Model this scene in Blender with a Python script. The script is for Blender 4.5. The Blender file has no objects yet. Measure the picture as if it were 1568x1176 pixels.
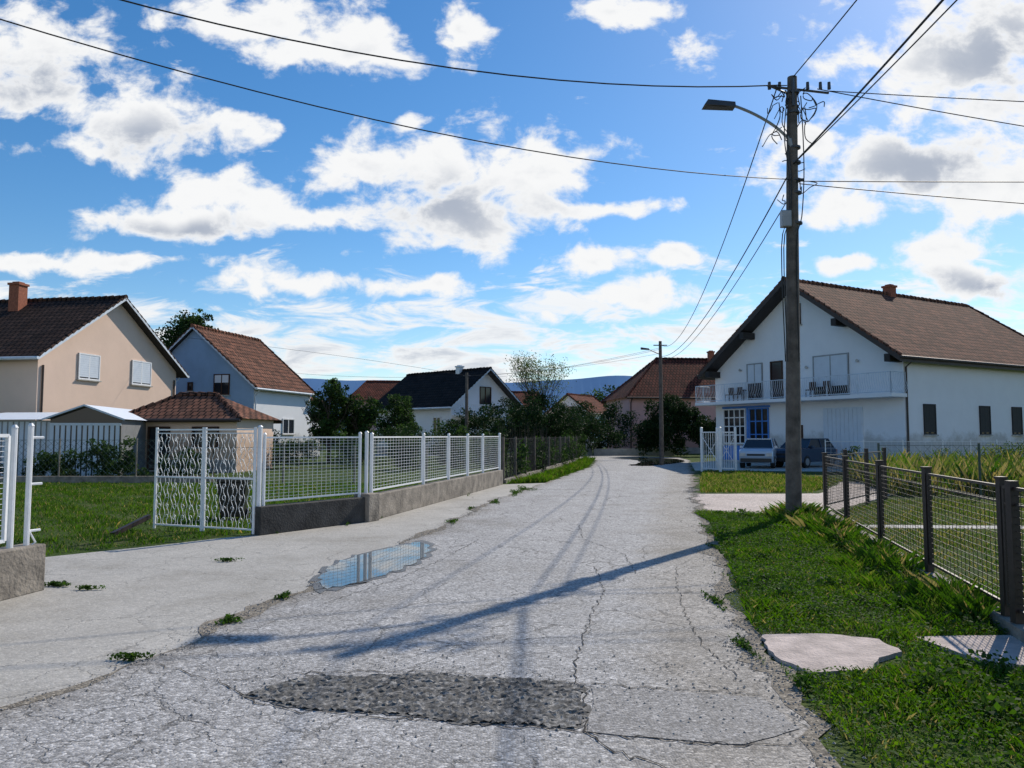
import bpy, math, random
import numpy as np
from mathutils import Vector
random.seed(7); rng=np.random.default_rng(7)
scene=bpy.context.scene
col=scene.collection
R=math.radians

# ------------------------------------------------------------------ materials
def newmat(name):
    m=bpy.data.materials.new(name); m.use_nodes=True
    nt=m.node_tree; b=nt.nodes['Principled BSDF']; return m,nt,b
def N(nt,t,**kw):
    n=nt.nodes.new(t)
    for k,v in kw.items(): setattr(n,k,v)
    return n
def ramp(nt,stops,interp='LINEAR'):
    r=N(nt,'ShaderNodeValToRGB'); cr=r.color_ramp; cr.interpolation=interp
    while len(cr.elements)>1: cr.elements.remove(cr.elements[-1])
    cr.elements[0].position=stops[0][0]; cr.elements[0].color=(*stops[0][1],1)
    for p,c in stops[1:]:
        e=cr.elements.new(p); e.color=(*c,1)
    return r
def g3(v): return (v,v,v)
def simple(name,c,rough=.6,metal=0,var=.18,scale=3,bump=.0,bscale=40,spec=.5):
    m,nt,b=newmat(name); L=nt.links
    tc=N(nt,'ShaderNodeTexCoord')
    n=N(nt,'ShaderNodeTexNoise'); n.inputs['Scale'].default_value=scale; n.inputs['Detail'].default_value=6; n.inputs['Roughness'].default_value=.65
    L.new(tc.outputs['Object'],n.inputs['Vector'])
    lo=tuple(x*(1-var) for x in c); hi=tuple(min(1,x*(1+var)) for x in c)
    r=ramp(nt,[(.3,lo),(.7,hi)]); L.new(n.outputs['Fac'],r.inputs['Fac'])
    L.new(r.outputs['Color'],b.inputs['Base Color'])
    b.inputs['Roughness'].default_value=rough; b.inputs['Metallic'].default_value=metal
    b.inputs['Specular IOR Level'].default_value=spec
    if bump:
        n2=N(nt,'ShaderNodeTexNoise'); n2.inputs['Scale'].default_value=bscale; n2.inputs['Detail'].default_value=5
        L.new(tc.outputs['Object'],n2.inputs['Vector'])
        bp=N(nt,'ShaderNodeBump'); bp.inputs['Strength'].default_value=bump; bp.inputs['Distance'].default_value=.02
        L.new(n2.outputs['Fac'],bp.inputs['Height']); L.new(bp.outputs['Normal'],b.inputs['Normal'])
    return m
def plaster(name,c,stain=.2):
    m,nt,b=newmat(name); L=nt.links
    tc=N(nt,'ShaderNodeTexCoord')
    n=N(nt,'ShaderNodeTexNoise'); n.inputs['Scale'].default_value=.8; n.inputs['Detail'].default_value=8; n.inputs['Roughness'].default_value=.7
    L.new(tc.outputs['Object'],n.inputs['Vector'])
    r=ramp(nt,[(.3,tuple(x*(1-stain) for x in c)),(.6,c)]); L.new(n.outputs['Fac'],r.inputs['Fac'])
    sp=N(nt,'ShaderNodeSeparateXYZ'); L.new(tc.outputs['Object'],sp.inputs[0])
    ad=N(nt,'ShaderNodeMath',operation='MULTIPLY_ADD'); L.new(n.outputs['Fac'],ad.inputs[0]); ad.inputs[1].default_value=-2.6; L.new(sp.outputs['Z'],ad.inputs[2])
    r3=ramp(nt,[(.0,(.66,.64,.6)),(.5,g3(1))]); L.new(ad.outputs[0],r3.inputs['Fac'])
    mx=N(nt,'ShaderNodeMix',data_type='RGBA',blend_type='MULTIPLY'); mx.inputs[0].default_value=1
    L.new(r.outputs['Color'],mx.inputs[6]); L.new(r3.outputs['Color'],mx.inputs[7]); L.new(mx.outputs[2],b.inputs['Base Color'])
    b.inputs['Roughness'].default_value=.9; b.inputs['Specular IOR Level'].default_value=.2
    n2=N(nt,'ShaderNodeTexNoise'); n2.inputs['Scale'].default_value=22; L.new(tc.outputs['Object'],n2.inputs['Vector'])
    bp=N(nt,'ShaderNodeBump'); bp.inputs['Strength'].default_value=.3; bp.inputs['Distance'].default_value=.02
    L.new(n2.outputs['Fac'],bp.inputs['Height']); L.new(bp.outputs['Normal'],b.inputs['Normal'])
    return m
def tiles(name,c1,c2,mort,sy=1.25):
    m,nt,b=newmat(name); L=nt.links
    tc=N(nt,'ShaderNodeTexCoord'); mp=N(nt,'ShaderNodeMapping'); mp.inputs['Scale'].default_value=(1,sy,0)
    L.new(tc.outputs['Object'],mp.inputs['Vector'])
    br=N(nt,'ShaderNodeTexBrick'); br.inputs['Scale'].default_value=1; br.inputs['Brick Width'].default_value=.3; br.inputs['Row Height'].default_value=.42
    br.inputs['Mortar Size'].default_value=.045; br.inputs['Mortar Smooth'].default_value=.5; br.inputs['Bias'].default_value=-.1
    br.inputs['Color1'].default_value=(*c1,1); br.inputs['Color2'].default_value=(*c2,1); br.inputs['Mortar'].default_value=(*mort,1)
    L.new(mp.outputs['Vector'],br.inputs['Vector'])
    n=N(nt,'ShaderNodeTexNoise'); n.inputs['Scale'].default_value=.9; n.inputs['Detail'].default_value=8; n.inputs['Roughness'].default_value=.8; L.new(tc.outputs['Object'],n.inputs['Vector'])
    r=ramp(nt,[(.3,g3(.4)),(.7,g3(1.45))]); L.new(n.outputs['Fac'],r.inputs['Fac'])
    mx=N(nt,'ShaderNodeMix',data_type='RGBA',blend_type='MULTIPLY'); mx.inputs[0].default_value=1
    L.new(br.outputs['Color'],mx.inputs[6]); L.new(r.outputs['Color'],mx.inputs[7]); L.new(mx.outputs[2],b.inputs['Base Color'])
    bp=N(nt,'ShaderNodeBump'); bp.inputs['Strength'].default_value=.8; bp.inputs['Distance'].default_value=.04; bp.invert=True
    L.new(br.outputs['Fac'],bp.inputs['Height']); L.new(bp.outputs['Normal'],b.inputs['Normal'])
    b.inputs['Roughness'].default_value=.9; b.inputs['Specular IOR Level'].default_value=.08
    return m
def leafmat(name,c,var=.45,trans=.35,scale=1.2,hi=(1.7,1.35,1.1)):
    m,nt,b=newmat(name); L=nt.links
    tc=N(nt,'ShaderNodeTexCoord'); n=N(nt,'ShaderNodeTexNoise'); n.inputs['Scale'].default_value=scale; n.inputs['Detail'].default_value=7; n.inputs['Roughness'].default_value=.8
    L.new(tc.outputs['Object'],n.inputs['Vector'])
    r=ramp(nt,[(.3,tuple(x*(1-var) for x in c)),(.52,c),(.72,(c[0]*hi[0],c[1]*hi[1],c[2]*hi[2]))]); L.new(n.outputs['Fac'],r.inputs['Fac'])
    L.new(r.outputs['Color'],b.inputs['Base Color']); b.inputs['Roughness'].default_value=.7; b.inputs['Specular IOR Level'].default_value=.12
    t=N(nt,'ShaderNodeBsdfTranslucent')
    hs=N(nt,'ShaderNodeHueSaturation'); hs.inputs['Value'].default_value=1.8; hs.inputs['Saturation'].default_value=1.1
    L.new(r.outputs['Color'],hs.inputs['Color']); L.new(hs.outputs['Color'],t.inputs['Color'])
    ms=N(nt,'ShaderNodeMixShader'); ms.inputs[0].default_value=trans
    L.new(b.outputs[0],ms.inputs[1]); L.new(t.outputs[0],ms.inputs[2]); L.new(ms.outputs[0],nt.nodes['Material Output'].inputs['Surface'])
    return m
def asphalt(name,base,crackscale=1.0,agg=1.0,crack=1.0,rough=.8,edge=False):
    m,nt,b=newmat(name); L=nt.links
    tc=N(nt,'ShaderNodeTexCoord'); O=tc.outputs['Object']
    def noise(s,d=6,ro=.6,vec=O):
        n=N(nt,'ShaderNodeTexNoise'); n.inputs['Scale'].default_value=s; n.inputs['Detail'].default_value=d; n.inputs['Roughness'].default_value=ro; L.new(vec,n.inputs['Vector']); return n
    big=noise(.6,8,.72); r0=ramp(nt,[(.28,(base[0]*.66,base[1]*.64,base[2]*.60)),(.5,base),(.72,tuple(x*1.18 for x in base))]); L.new(big.outputs['Fac'],r0.inputs['Fac'])
    colr=r0.outputs['Color']
    if edge:
        uvx=N(nt,'ShaderNodeSeparateXYZ'); L.new(tc.outputs['UV'],uvx.inputs[0])
        dn_=noise(1.6,6,.75)
        a=N(nt,'ShaderNodeMath',operation='MULTIPLY_ADD'); L.new(dn_.outputs['Fac'],a.inputs[0]); a.inputs[1].default_value=.26; L.new(uvx.outputs[0],a.inputs[2])
        re=ramp(nt,[(.10,(.68,.64,.58)),(.22,g3(1.0)),(.36,g3(.95)),(.46,g3(1.02)),(.60,g3(1.02)),(.74,g3(.95)),(.88,g3(1.0)),(1.0,(.86,.82,.76))]); L.new(a.outputs[0],re.inputs['Fac'])
        me_=N(nt,'ShaderNodeMix',data_type='RGBA',blend_type='MULTIPLY'); me_.inputs[0].default_value=1; L.new(colr,me_.inputs[6]); L.new(re.outputs['Color'],me_.inputs[7]); colr=me_.outputs[2]
    vo=N(nt,'ShaderNodeTexVoronoi'); vo.inputs['Scale'].default_value=66; L.new(O,vo.inputs['Vector'])
    ra=ramp(nt,[(.0,g3(.4)),(.5,g3(1.0)),(.85,g3(1.5)),(1,g3(2.3))])
    sx=N(nt,'ShaderNodeSeparateColor'); L.new(vo.outputs['Color'],sx.inputs[0]); L.new(sx.outputs[0],ra.inputs['Fac'])
    m1=N(nt,'ShaderNodeMix',data_type='RGBA',blend_type='MULTIPLY'); m1.inputs[0].default_value=.75*agg
    L.new(colr,m1.inputs[6]); L.new(ra.outputs['Color'],m1.inputs[7])
    dn=noise(2.2,5,.7); sub=N(nt,'ShaderNodeVectorMath',operation='MULTIPLY_ADD'); L.new(dn.outputs['Color'],sub.inputs[0]); sub.inputs[1].default_value=(.45,.45,0); L.new(O,sub.inputs[2])
    def cr(scale,wid,seed):
        mp=N(nt,'ShaderNodeMapping'); mp.inputs['Location'].default_value=(seed,seed*2,0); L.new(sub.outputs[0],mp.inputs['Vector'])
        v=N(nt,'ShaderNodeTexVoronoi',feature='DISTANCE_TO_EDGE'); v.inputs['Scale'].default_value=scale; L.new(mp.outputs[0],v.inputs['Vector'])
        mr=N(nt,'ShaderNodeMapRange'); mr.inputs['From Min'].default_value=0; mr.inputs['From Max'].default_value=wid*scale; mr.inputs['To Min'].default_value=1; mr.inputs['To Max'].default_value=0; L.new(v.outputs['Distance'],mr.inputs['Value']); return mr.outputs[0]
    c1=cr(.75*crackscale,.013,3); c2=cr(2.8*crackscale,.010,9)
    rm=ramp(nt,[(.45,g3(0)),(.57,g3(1))]); L.new(big.outputs['Fac'],rm.inputs['Fac'])
    mk2=noise(1.3,3); rm2=ramp(nt,[(.40,g3(0)),(.54,g3(1))]); L.new(mk2.outputs['Fac'],rm2.inputs['Fac'])
    a=N(nt,'ShaderNodeMath',operation='MULTIPLY'); L.new(c2,a.inputs[0]); L.new(rm.outputs['Color'],a.inputs[1])
    a1=N(nt,'ShaderNodeMath',operation='MULTIPLY'); L.new(c1,a1.inputs[0]); L.new(rm2.outputs['Color'],a1.inputs[1])
    mxx=N(nt,'ShaderNodeMath',operation='MAXIMUM'); L.new(a.outputs[0],mxx.inputs[0]); L.new(a1.outputs[0],mxx.inputs[1])
    cf=N(nt,'ShaderNodeMath',operation='MULTIPLY'); cf.inputs[1].default_value=.75*crack; L.new(mxx.outputs[0],cf.inputs[0])
    m2=N(nt,'ShaderNodeMix',data_type='RGBA'); L.new(cf.outputs[0],m2.inputs[0]); L.new(m1.outputs[2],m2.inputs[6]); m2.inputs[7].default_value=(.04,.036,.03,1)
    L.new(m2.outputs[2],b.inputs['Base Color']); b.inputs['Roughness'].default_value=rough; b.inputs['Specular IOR Level'].default_value=.35
    h=N(nt,'ShaderNodeMath',operation='MULTIPLY_ADD'); L.new(vo.outputs['Distance'],h.inputs[0]); h.inputs[1].default_value=-.5*agg
    neg=N(nt,'ShaderNodeMath',operation='MULTIPLY'); neg.inputs[1].default_value=-.8; L.new(cf.outputs[0],neg.inputs[0]); L.new(neg.outputs[0],h.inputs[2])
    mid=noise(9,4,.7); h2=N(nt,'ShaderNodeMath',operation='ADD'); L.new(h.outputs[0],h2.inputs[0]); L.new(mid.outputs['Fac'],h2.inputs[1])
    bp=N(nt,'ShaderNodeBump'); bp.inputs['Strength'].default_value=.75; bp.inputs['Distance'].default_value=.011; L.new(h2.outputs[0],bp.inputs['Height']); L.new(bp.outputs['Normal'],b.inputs['Normal'])
    return m

M={}
M['road']=asphalt('asphalt_old',(.335,.325,.315),edge=True)
M['apron']=asphalt('concrete_apron',(.385,.365,.33),.6,.35,.6)
M['patch']=asphalt('asphalt_patch',(.25,.24,.23),1,.9,.3)
M['gravel']=asphalt('gravel_drive',(.44,.37,.33),1,1,.2)
M['dirt']=asphalt('edge_gravel',(.20,.175,.14),1,1.2,.0,.95)
M['stone']=simple('pebbles',(.30,.275,.245),.9,var=.6,scale=20)
M['slab']=simple('concrete_slab',(.48,.40,.36),.9,var=.3,scale=5,bump=.7,bscale=45)
M['curb']=simple('old_concrete',(.23,.20,.165),.9,var=.55,scale=3.2,bump=.8,bscale=26)
M['curbdark']=simple('dark_concrete',(.05,.046,.042),.9,var=.6,scale=3,bump=.6,bscale=30)
M['plinth']=simple('plinth_concrete',(.30,.28,.26),.9,var=.3,scale=3,bump=.4)
M['lightcon']=simple('light_concrete',(.44,.42,.38),.9,var=.25,scale=3,bump=.4)
M['polecon']=simple('pole_concrete',(.13,.105,.087),.85,var=.45,scale=5,bump=.6,bscale=50)
M['white']=simple('white_paint',(.80,.80,.80),.45,var=.08,scale=9)
M['rust']=simple('dark_iron_paint',(.032,.02,.016),.5,var=.4,scale=15)
M['wire']=simple('black_cable',(.012,.012,.013),.6)
M['greenwire']=simple('green_wire',(.05,.08,.06),.6)
M['grey']=simple('grey_metal',(.3,.31,.32),.45,metal=.4)
M['lampgrey']=simple('lamp_housing',(.06,.06,.065),.45)
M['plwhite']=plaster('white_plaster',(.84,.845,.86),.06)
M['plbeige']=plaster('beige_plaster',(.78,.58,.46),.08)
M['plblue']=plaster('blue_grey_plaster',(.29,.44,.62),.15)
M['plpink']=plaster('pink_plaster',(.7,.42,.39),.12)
M['tbrown']=tiles('roof_tiles_brown',(.25,.112,.072),(.12,.064,.046),(.03,.02,.016))
M['tred']=tiles('roof_tiles_red',(.20,.06,.038),(.11,.042,.03),(.025,.014,.011))
M['tdark']=tiles('roof_tiles_dark',(.095,.055,.04),(.05,.034,.028),(.012,.01,.01))
M['tblack']=tiles('roof_tiles_black',(.03,.026,.025),(.02,.019,.019),(.008,.008,.008))
M['brick']=simple('chimney_brick',(.33,.11,.06),.9,var=.35,scale=12)
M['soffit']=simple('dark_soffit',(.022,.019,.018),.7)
M['fascia']=simple('brown_fascia',(.05,.033,.026),.6)
M['trimblue']=simple('bluewhite_trim',(.6,.66,.72),.6)
M['brownwood']=simple('brown_wood',(.07,.035,.022),.7,spec=.2)
M['blueframe']=simple('blue_frame',(.06,.22,.62),.5)
m,nt,b=newmat('window_glass'); b.inputs['Base Color'].default_value=(.015,.018,.024,1); b.inputs['Roughness'].default_value=.1; M['glass']=m
M['shut']=simple('roller_shutter',(.66,.71,.77),.6,var=.05)
M['plastic']=simple('black_plastic',(.015,.016,.018),.4)
M['hedge']=leafmat('leaf_hedge',(.042,.082,.02),trans=.28)
M['hedge2']=leafmat('leaf_dark',(.018,.040,.013),trans=.18)
M['leafy']=leafmat('leaf_yellowgreen',(.11,.145,.03),trans=.4)
M['grass']=leafmat('grass_green',(.066,.145,.014),trans=.42,scale=.8,var=.55,hi=(1.9,1.3,1.5))
M['grass2']=leafmat('grass_lawn',(.048,.105,.013),trans=.38,scale=.5,var=.55,hi=(2.2,1.5,2.0))
M['dry']=leafmat('grass_dry',(.28,.24,.09),trans=.35)
M['bark']=simple('bark',(.06,.045,.035),.9,var=.4,scale=10,bump=.8)
M['hill']=simple('hill_painted_haze',(.17,.30,.50),1,var=.08,scale=.004,spec=0)  # distance haze painted as a blue base colour over green hills
M['carpaint']=simple('car_paint_silver',(.50,.55,.62),.25,metal=.3,var=.03)
M['carblue']=simple('car_paint_blue',(.04,.07,.12),.25,metal=.4,var=.03)
M['tyre']=simple('tyre_rubber',(.015,.015,.015),.8)
M['lightglass']=simple('lamp_glass',(.6,.55,.5),.15)
M['redlight']=simple('tail_light_red',(.35,.02,.02),.2)
M['crack']=simple('crack_dark',(.04,.036,.032),1)
m,nt,b=newmat('ground_soil'); L=nt.links
tc=N(nt,'ShaderNodeTexCoord'); n=N(nt,'ShaderNodeTexNoise'); n.inputs['Scale'].default_value=.7; n.inputs['Detail'].default_value=8; n.inputs['Roughness'].default_value=.75
L.new(tc.outputs['Object'],n.inputs['Vector']); r=ramp(nt,[(.3,(.03,.055,.01)),(.5,(.055,.09,.018)),(.64,(.09,.10,.035)),(.78,(.13,.105,.06))]); L.new(n.outputs['Fac'],r.inputs['Fac']); L.new(r.outputs['Color'],b.inputs['Base Color'])
b.inputs['Roughness'].default_value=.95; b.inputs['Specular IOR Level'].default_value=.1
n2=N(nt,'ShaderNodeTexNoise'); n2.inputs['Scale'].default_value=14; n2.inputs['Detail'].default_value=5; L.new(tc.outputs['Object'],n2.inputs['Vector'])
bp=N(nt,'ShaderNodeBump'); bp.inputs['Distance'].default_value=.08; L.new(n2.outputs['Fac'],bp.inputs['Height']); L.new(bp.outputs['Normal'],b.inputs['Normal'])
M['soil']=m
m,nt,b=newmat('puddle_water'); b.inputs['Base Color'].default_value=(.03,.032,.03,1); b.inputs['Roughness'].default_value=.012; b.inputs['IOR'].default_value=2.0
L=nt.links; tc=N(nt,'ShaderNodeTexCoord'); n=N(nt,'ShaderNodeTexNoise'); n.inputs['Scale'].default_value=3; L.new(tc.outputs['Object'],n.inputs['Vector'])
bp=N(nt,'ShaderNodeBump'); bp.inputs['Strength'].default_value=.015; bp.inputs['Distance'].default_value=.01; L.new(n.outputs['Fac'],bp.inputs['Height']); L.new(bp.outputs['Normal'],b.inputs['Normal'])
M['water']=m
M['wet']=simple('wet_asphalt',(.12,.112,.10),.35,var=.3,scale=12,bump=.4,bscale=60)
m,nt,b=newmat('broken_asphalt'); L=nt.links; tc=N(nt,'ShaderNodeTexCoord')
n=N(nt,'ShaderNodeTexNoise'); n.inputs['Scale'].default_value=20; n.inputs['Detail'].default_value=7; n.inputs['Roughness'].default_value=.85; L.new(tc.outputs['Object'],n.inputs['Vector'])
r=ramp(nt,[(.38,(.035,.033,.03)),(.52,(.14,.134,.124)),(.64,(.45,.43,.40))]); L.new(n.outputs['Fac'],r.inputs['Fac']); L.new(r.outputs['Color'],b.inputs['Base Color']); b.inputs['Roughness'].default_value=.95
M['broken']=m

# ------------------------------------------------------------------ mesh helpers
def empty(name,loc=(0,0,0),rz=0):
    e=bpy.data.objects.new(name,None); e.empty_display_size=.3; e.location=loc; e.rotation_euler=(0,0,rz); col.objects.link(e); return e
class MB:
    def __init__(s): s.v=[];s.f=[];s.m=[]
    def add(s,vs,fs,mi=0):
        o=len(s.v); s.v+=[tuple(v) for v in vs]; s.f+=[tuple(i+o for i in f) for f in fs]; s.m+=[mi]*len(fs)
    def box(s,x0,x1,y0,y1,z0,z1,mi=0):
        s.add([(x0,y0,z0),(x1,y0,z0),(x1,y1,z0),(x0,y1,z0),(x0,y0,z1),(x1,y0,z1),(x1,y1,z1),(x0,y1,z1)],
              [(0,3,2,1),(4,5,6,7),(0,1,5,4),(1,2,6,5),(2,3,7,6),(3,0,4,7)],mi)
    def beam(s,p0,p1,w,z0,z1,mi=0):
        d=Vector((p1[0]-p0[0],p1[1]-p0[1])); d.normalize(); n=Vector((-d.y,d.x))*w/2
        vs=[]
        for z in (z0,z1):
            vs+=[(p0[0]+n.x,p0[1]+n.y,z),(p0[0]-n.x,p0[1]-n.y,z),(p1[0]-n.x,p1[1]-n.y,z),(p1[0]+n.x,p1[1]+n.y,z)]
        s.add(vs,[(0,1,2,3)[::-1],(4,5,6,7),(0,1,5,4),(1,2,6,5),(2,3,7,6),(3,0,4,7)],mi)
    def tube(s,pts,r,n=6,mi=0,cap=True):
        P=[Vector(p) for p in pts]; k=len(P); rr=r if isinstance(r,(list,tuple)) else [r]*k
        vs=[]
        for i,p in enumerate(P):
            t=(P[min(i+1,k-1)]-P[max(i-1,0)])
            if t.length<1e-9: t=Vector((0,0,1))
            t.normalize()
            ref=Vector((0,0,1)) if abs(t.z)<.95 else Vector((1,0,0))
            a=t.cross(ref).normalized(); b2=t.cross(a).normalized()
            for j in range(n):
                an=2*math.pi*j/n+math.pi/4
                vs.append(p+(a*math.cos(an)+b2*math.sin(an))*rr[i])
        fs=[]
        for i in range(k-1):
            for j in range(n):
                fs.append((i*n+j,i*n+(j+1)%n,(i+1)*n+(j+1)%n,(i+1)*n+j))
        if cap: fs.append(tuple(range(n))[::-1]); fs.append(tuple((k-1)*n+j for j in range(n)))
        s.add(vs,fs,mi)
    def obj(s,name,mats,parent=None,smooth=False,bevel=0):
        me=bpy.data.meshes.new(name); me.from_pydata(s.v,[],s.f)
        for mm in mats: me.materials.append(M[mm] if isinstance(mm,str) else mm)
        me.polygons.foreach_set('material_index',s.m)
        if smooth: me.polygons.foreach_set('use_smooth',[True]*len(me.polygons))
        me.update(); o=bpy.data.objects.new(name,me); col.objects.link(o)
        if parent: o.parent=parent
        if bevel:
            bm=o.modifiers.new('b','BEVEL'); bm.width=bevel; bm.segments=2; bm.limit_method='ANGLE'
        return o
def npmesh(name,V,mi,mats,parent=None):
    n,k,_=V.shape
    me=bpy.data.meshes.new(name); me.vertices.add(n*k); me.vertices.foreach_set('co',V.reshape(-1).astype(np.float32))
    me.loops.add(n*k); me.loops.foreach_set('vertex_index',np.arange(n*k,dtype=np.int32))
    me.polygons.add(n); me.polygons.foreach_set('loop_start',np.arange(0,n*k,k,dtype=np.int32))
    for mm in mats: me.materials.append(M[mm])
    me.polygons.foreach_set('material_index',mi.astype(np.int32)); me.update(calc_edges=True)
    o=bpy.data.objects.new(name,me); col.objects.link(o)
    if parent: o.parent=parent
    return o
def unit(n):
    v=rng.normal(size=(n,3)); return v/np.linalg.norm(v,axis=1,keepdims=True)
def leafquads(c,size,flat=0.0):
    n=len(c); a=unit(n)
    if flat: a[:,2]*=1-flat
    a/=np.linalg.norm(a,axis=1,keepdims=True)
    b=unit(n)
    if flat: b[:,2]*=1-flat
    b=b-(a*b).sum(1,keepdims=True)*a; b/=np.linalg.norm(b,axis=1,keepdims=True)
    s=(size*rng.uniform(.6,1.3,n))[:,None]
    return np.stack([c-a*s*.5,c+b*s*.32,c+a*s*.5,c-b*s*.32],axis=1)
def leafcloud(name,ells,n,size,mats=('hedge','hedge2'),parent=None,nc=26,spread=1.0):
    w=np.array([(e[3]*e[4]*e[5])**(.667) for e in ells]); w/=w.sum()
    C=[];Mi=[]
    for e,ww in zip(ells,w):
        m_=int(n*ww); cen=np.array(e[:3]); rad=np.array(e[3:6])
        cc=unit(nc)*(rng.uniform(.35,1,nc)[:,None])*rad*.82+cen
        rc=np.mean(rad)*rng.uniform(.2,.36,nc)*spread
        k=rng.integers(0,nc,m_); d=unit(m_)*(rng.uniform(.3,1.05,m_)[:,None]**.6)
        p=cc[k]+d*rc[k][:,None]*np.array([1,1,.85])
        C.append(p); tone=rng.uniform(size=nc); Mi.append((tone[k]+rng.normal(0,.15,m_)>.5).astype(int)%len(mats))
    C=np.concatenate(C); Mi=np.concatenate(Mi); ok=C[:,2]>.03; C=C[ok]; Mi=Mi[ok]
    return npmesh(name,leafquads(C,size),Mi,mats,parent)
def inpoly(x,y,poly):
    inside=np.zeros(len(x),bool); j=len(poly)-1
    for i in range(len(poly)):
        xi,yi=poly[i]; xj,yj=poly[j]
        c=((yi>y)!=(yj>y))&(x<(xj-xi)*(y-yi)/(yj-yi+1e-12)+xi); inside^=c; j=i
    return inside
def scatter(poly,n,holes=(),patch=0.0):
    P=np.array(poly); x0,y0=P.min(0); x1,y1=P.max(0); X=[];Y=[]; tot=0
    while tot<n:
        x=rng.uniform(x0,x1,n); y=rng.uniform(y0,y1,n)
        ok=inpoly(x,y,poly)
        for h in holes: ok&=~inpoly(x,y,h)
        if patch:
            f=np.sin(x*2.1+1.3*np.sin(y*1.7))+np.sin(y*2.7+1.1*np.sin(x*3.1))+.6*np.sin(x*6.3+y*5.1)
            ok&=(rng.uniform(-2.6,2.6,n)*patch<f+1.2)
        X.append(x[ok]);Y.append(y[ok]); tot+=ok.sum()
    return np.concatenate(X)[:n],np.concatenate(Y)[:n]
def blades(name,poly,n,h0,h1,w,mats=('grass',),holes=(),patch=0,parent=None,lean=.5,prob=None):
    x,y=scatter(poly,n,holes,patch); h=rng.uniform(h0,h1,n)
    hv=.75+.4*np.sin(x*3.3+np.sin(y*2.1))*np.sin(y*2.9)+.15*np.sin(x*9+y*7); h=h*hv
    a=rng.uniform(0,2*np.pi,n); dx=np.cos(a)*w/2; dy=np.sin(a)*w/2
    b=rng.uniform(0,2*np.pi,n); l=h*rng.uniform(0.1,lean,n)
    z=np.zeros(n)
    V=np.stack([np.stack([x-dx,y-dy,z],1),np.stack([x+dx,y+dy,z],1),np.stack([x+np.cos(b)*l*.35+dx*.6,y+np.sin(b)*l*.35+dy*.6,h*.6],1),np.stack([x+np.cos(b)*l,y+np.sin(b)*l,h],1)],1)
    mi=rng.choice(len(mats),n,p=prob)
    return npmesh(name,V,mi,mats,parent)
def sheet(name,poly,z,mat,parent=None):
    mb=MB(); mb.add([(x,y,z) for x,y in poly],[tuple(range(len(poly)))]); o=mb.obj(name,[mat],parent)
    import bmesh
    bm=bmesh.new(); bm.from_mesh(o.data); bmesh.ops.triangulate(bm,faces=bm.faces[:])
    for f in bm.faces:
        if f.normal.z<0: f.normal_flip()
    bm.to_mesh(o.data); bm.free(); return o
def resample(pts,step,jit):
    out=[]
    for i in range(len(pts)-1):
        a=Vector(pts[i]);b=Vector(pts[i+1]); k=max(1,int((b-a).length/step))
        for j in range(k):
            p=a.lerp(b,j/k); s=len(out); out.append((p.x+jit*(random.random()-.5)*2*(1 if s else 0),p.y+jit*(random.random()-.5)))
    out.append(tuple(pts[-1])); return out
def catmull(pts,k=6):
    out=[]; P=[Vector(p) for p in pts]
    for i in range(len(P)-1):
        p0=P[max(i-1,0)];p1=P[i];p2=P[i+1];p3=P[min(i+2,len(P)-1)]
        for j in range(k):
            t=j/k; out.append(tuple(.5*((2*p1)+(-p0+p2)*t+(2*p0-5*p1+4*p2-p3)*t*t+(-p0+3*p1-3*p2+p3)*t**3)))
    out.append(tuple(P[-1])); return out
def wob(poly,step=.12,j=.03): 
    return resample(list(poly)+[poly[0]],step,j)[:-1]

# ------------------------------------------------------------------ ground, roads
mb=MB(); mb.add([(-3000,-300,0),(3000,-300,0),(3000,3500,0),(-3000,3500,0)],[(0,1,2,3)]); mb.obj('ground',['soil'])
Ledge=[(-3.6,-8),(-3.2,2),(-2.94,4.53),(-2.57,5.79),(-2.2,7.9),(-1.86,9.9),(-1.13,14.3),(-.39,19.4),(1.56,28),(4.04,39.5),(5.5,50),(5.3,55),(2.5,58.5),(-12,61)]
Redge=[(1.5,-8),(1.55,2),(1.6,3.83),(1.70,5.18),(1.89,6.58),(2.42,9.0),(3.51,14.3),(5.0,21.6),(6.5,27.9),(9.05,39.5),(11.5,50),(12.2,57),(9,61.5),(-12,66)]
LL=[];RR=[]
for i in range(len(Ledge)-1):
    k=max(2,int((Vector(Ledge[i+1])-Vector(Ledge[i])).length/.15))
    for j in range(k):
        t=j/k; l=Vector(Ledge[i]).lerp(Vector(Ledge[i+1]),t); r_=Vector(Redge[i]).lerp(Vector(Redge[i+1]),t)
        s=len(LL)
        wv=.05*math.sin(s*.37)+.04*math.sin(s*.91)
        LL.append((l.x+wv+random.uniform(-.03,.03),l.y)); RR.append((r_.x+.06*math.sin(s*.43+1)+.05*math.sin(s*1.13)+random.uniform(-.06,.06),r_.y))
k=len(LL); NC=9
mb=MB(); vs=[];us=[]
for i in range(k):
    for c in range(NC):
        t=c/(NC-1); vs.append((LL[i][0]*(1-t)+RR[i][0]*t,LL[i][1]*(1-t)+RR[i][1]*t,.008)); us.append((t,i/k))
mb.add(vs,[(i*NC+c,i*NC+c+1,(i+1)*NC+c+1,(i+1)*NC+c) for i in range(k-1) for c in range(NC-1)]); ro=mb.obj('road',['road'])
uv=ro.data.uv_layers.new(name='UVMap'); vi=np.zeros(len(ro.data.loops),dtype=np.int32); ro.data.loops.foreach_get('vertex_index',vi); uv.data.foreach_set('uv',np.array(us,dtype=np.float32)[vi].ravel())
mb=MB(); a_=[];b_=[]
for i,(x,y) in enumerate(RR):
    if y>45: break
    w_=.10+.08*math.sin(i*.21)+.06*math.sin(i*.57)+random.uniform(-.03,.04)
    a_.append((x-.04-random.uniform(0,.05)*(1+math.sin(i*.3)),y,.0105)); b_.append((x+max(.02,w_),y,.0105))
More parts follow.
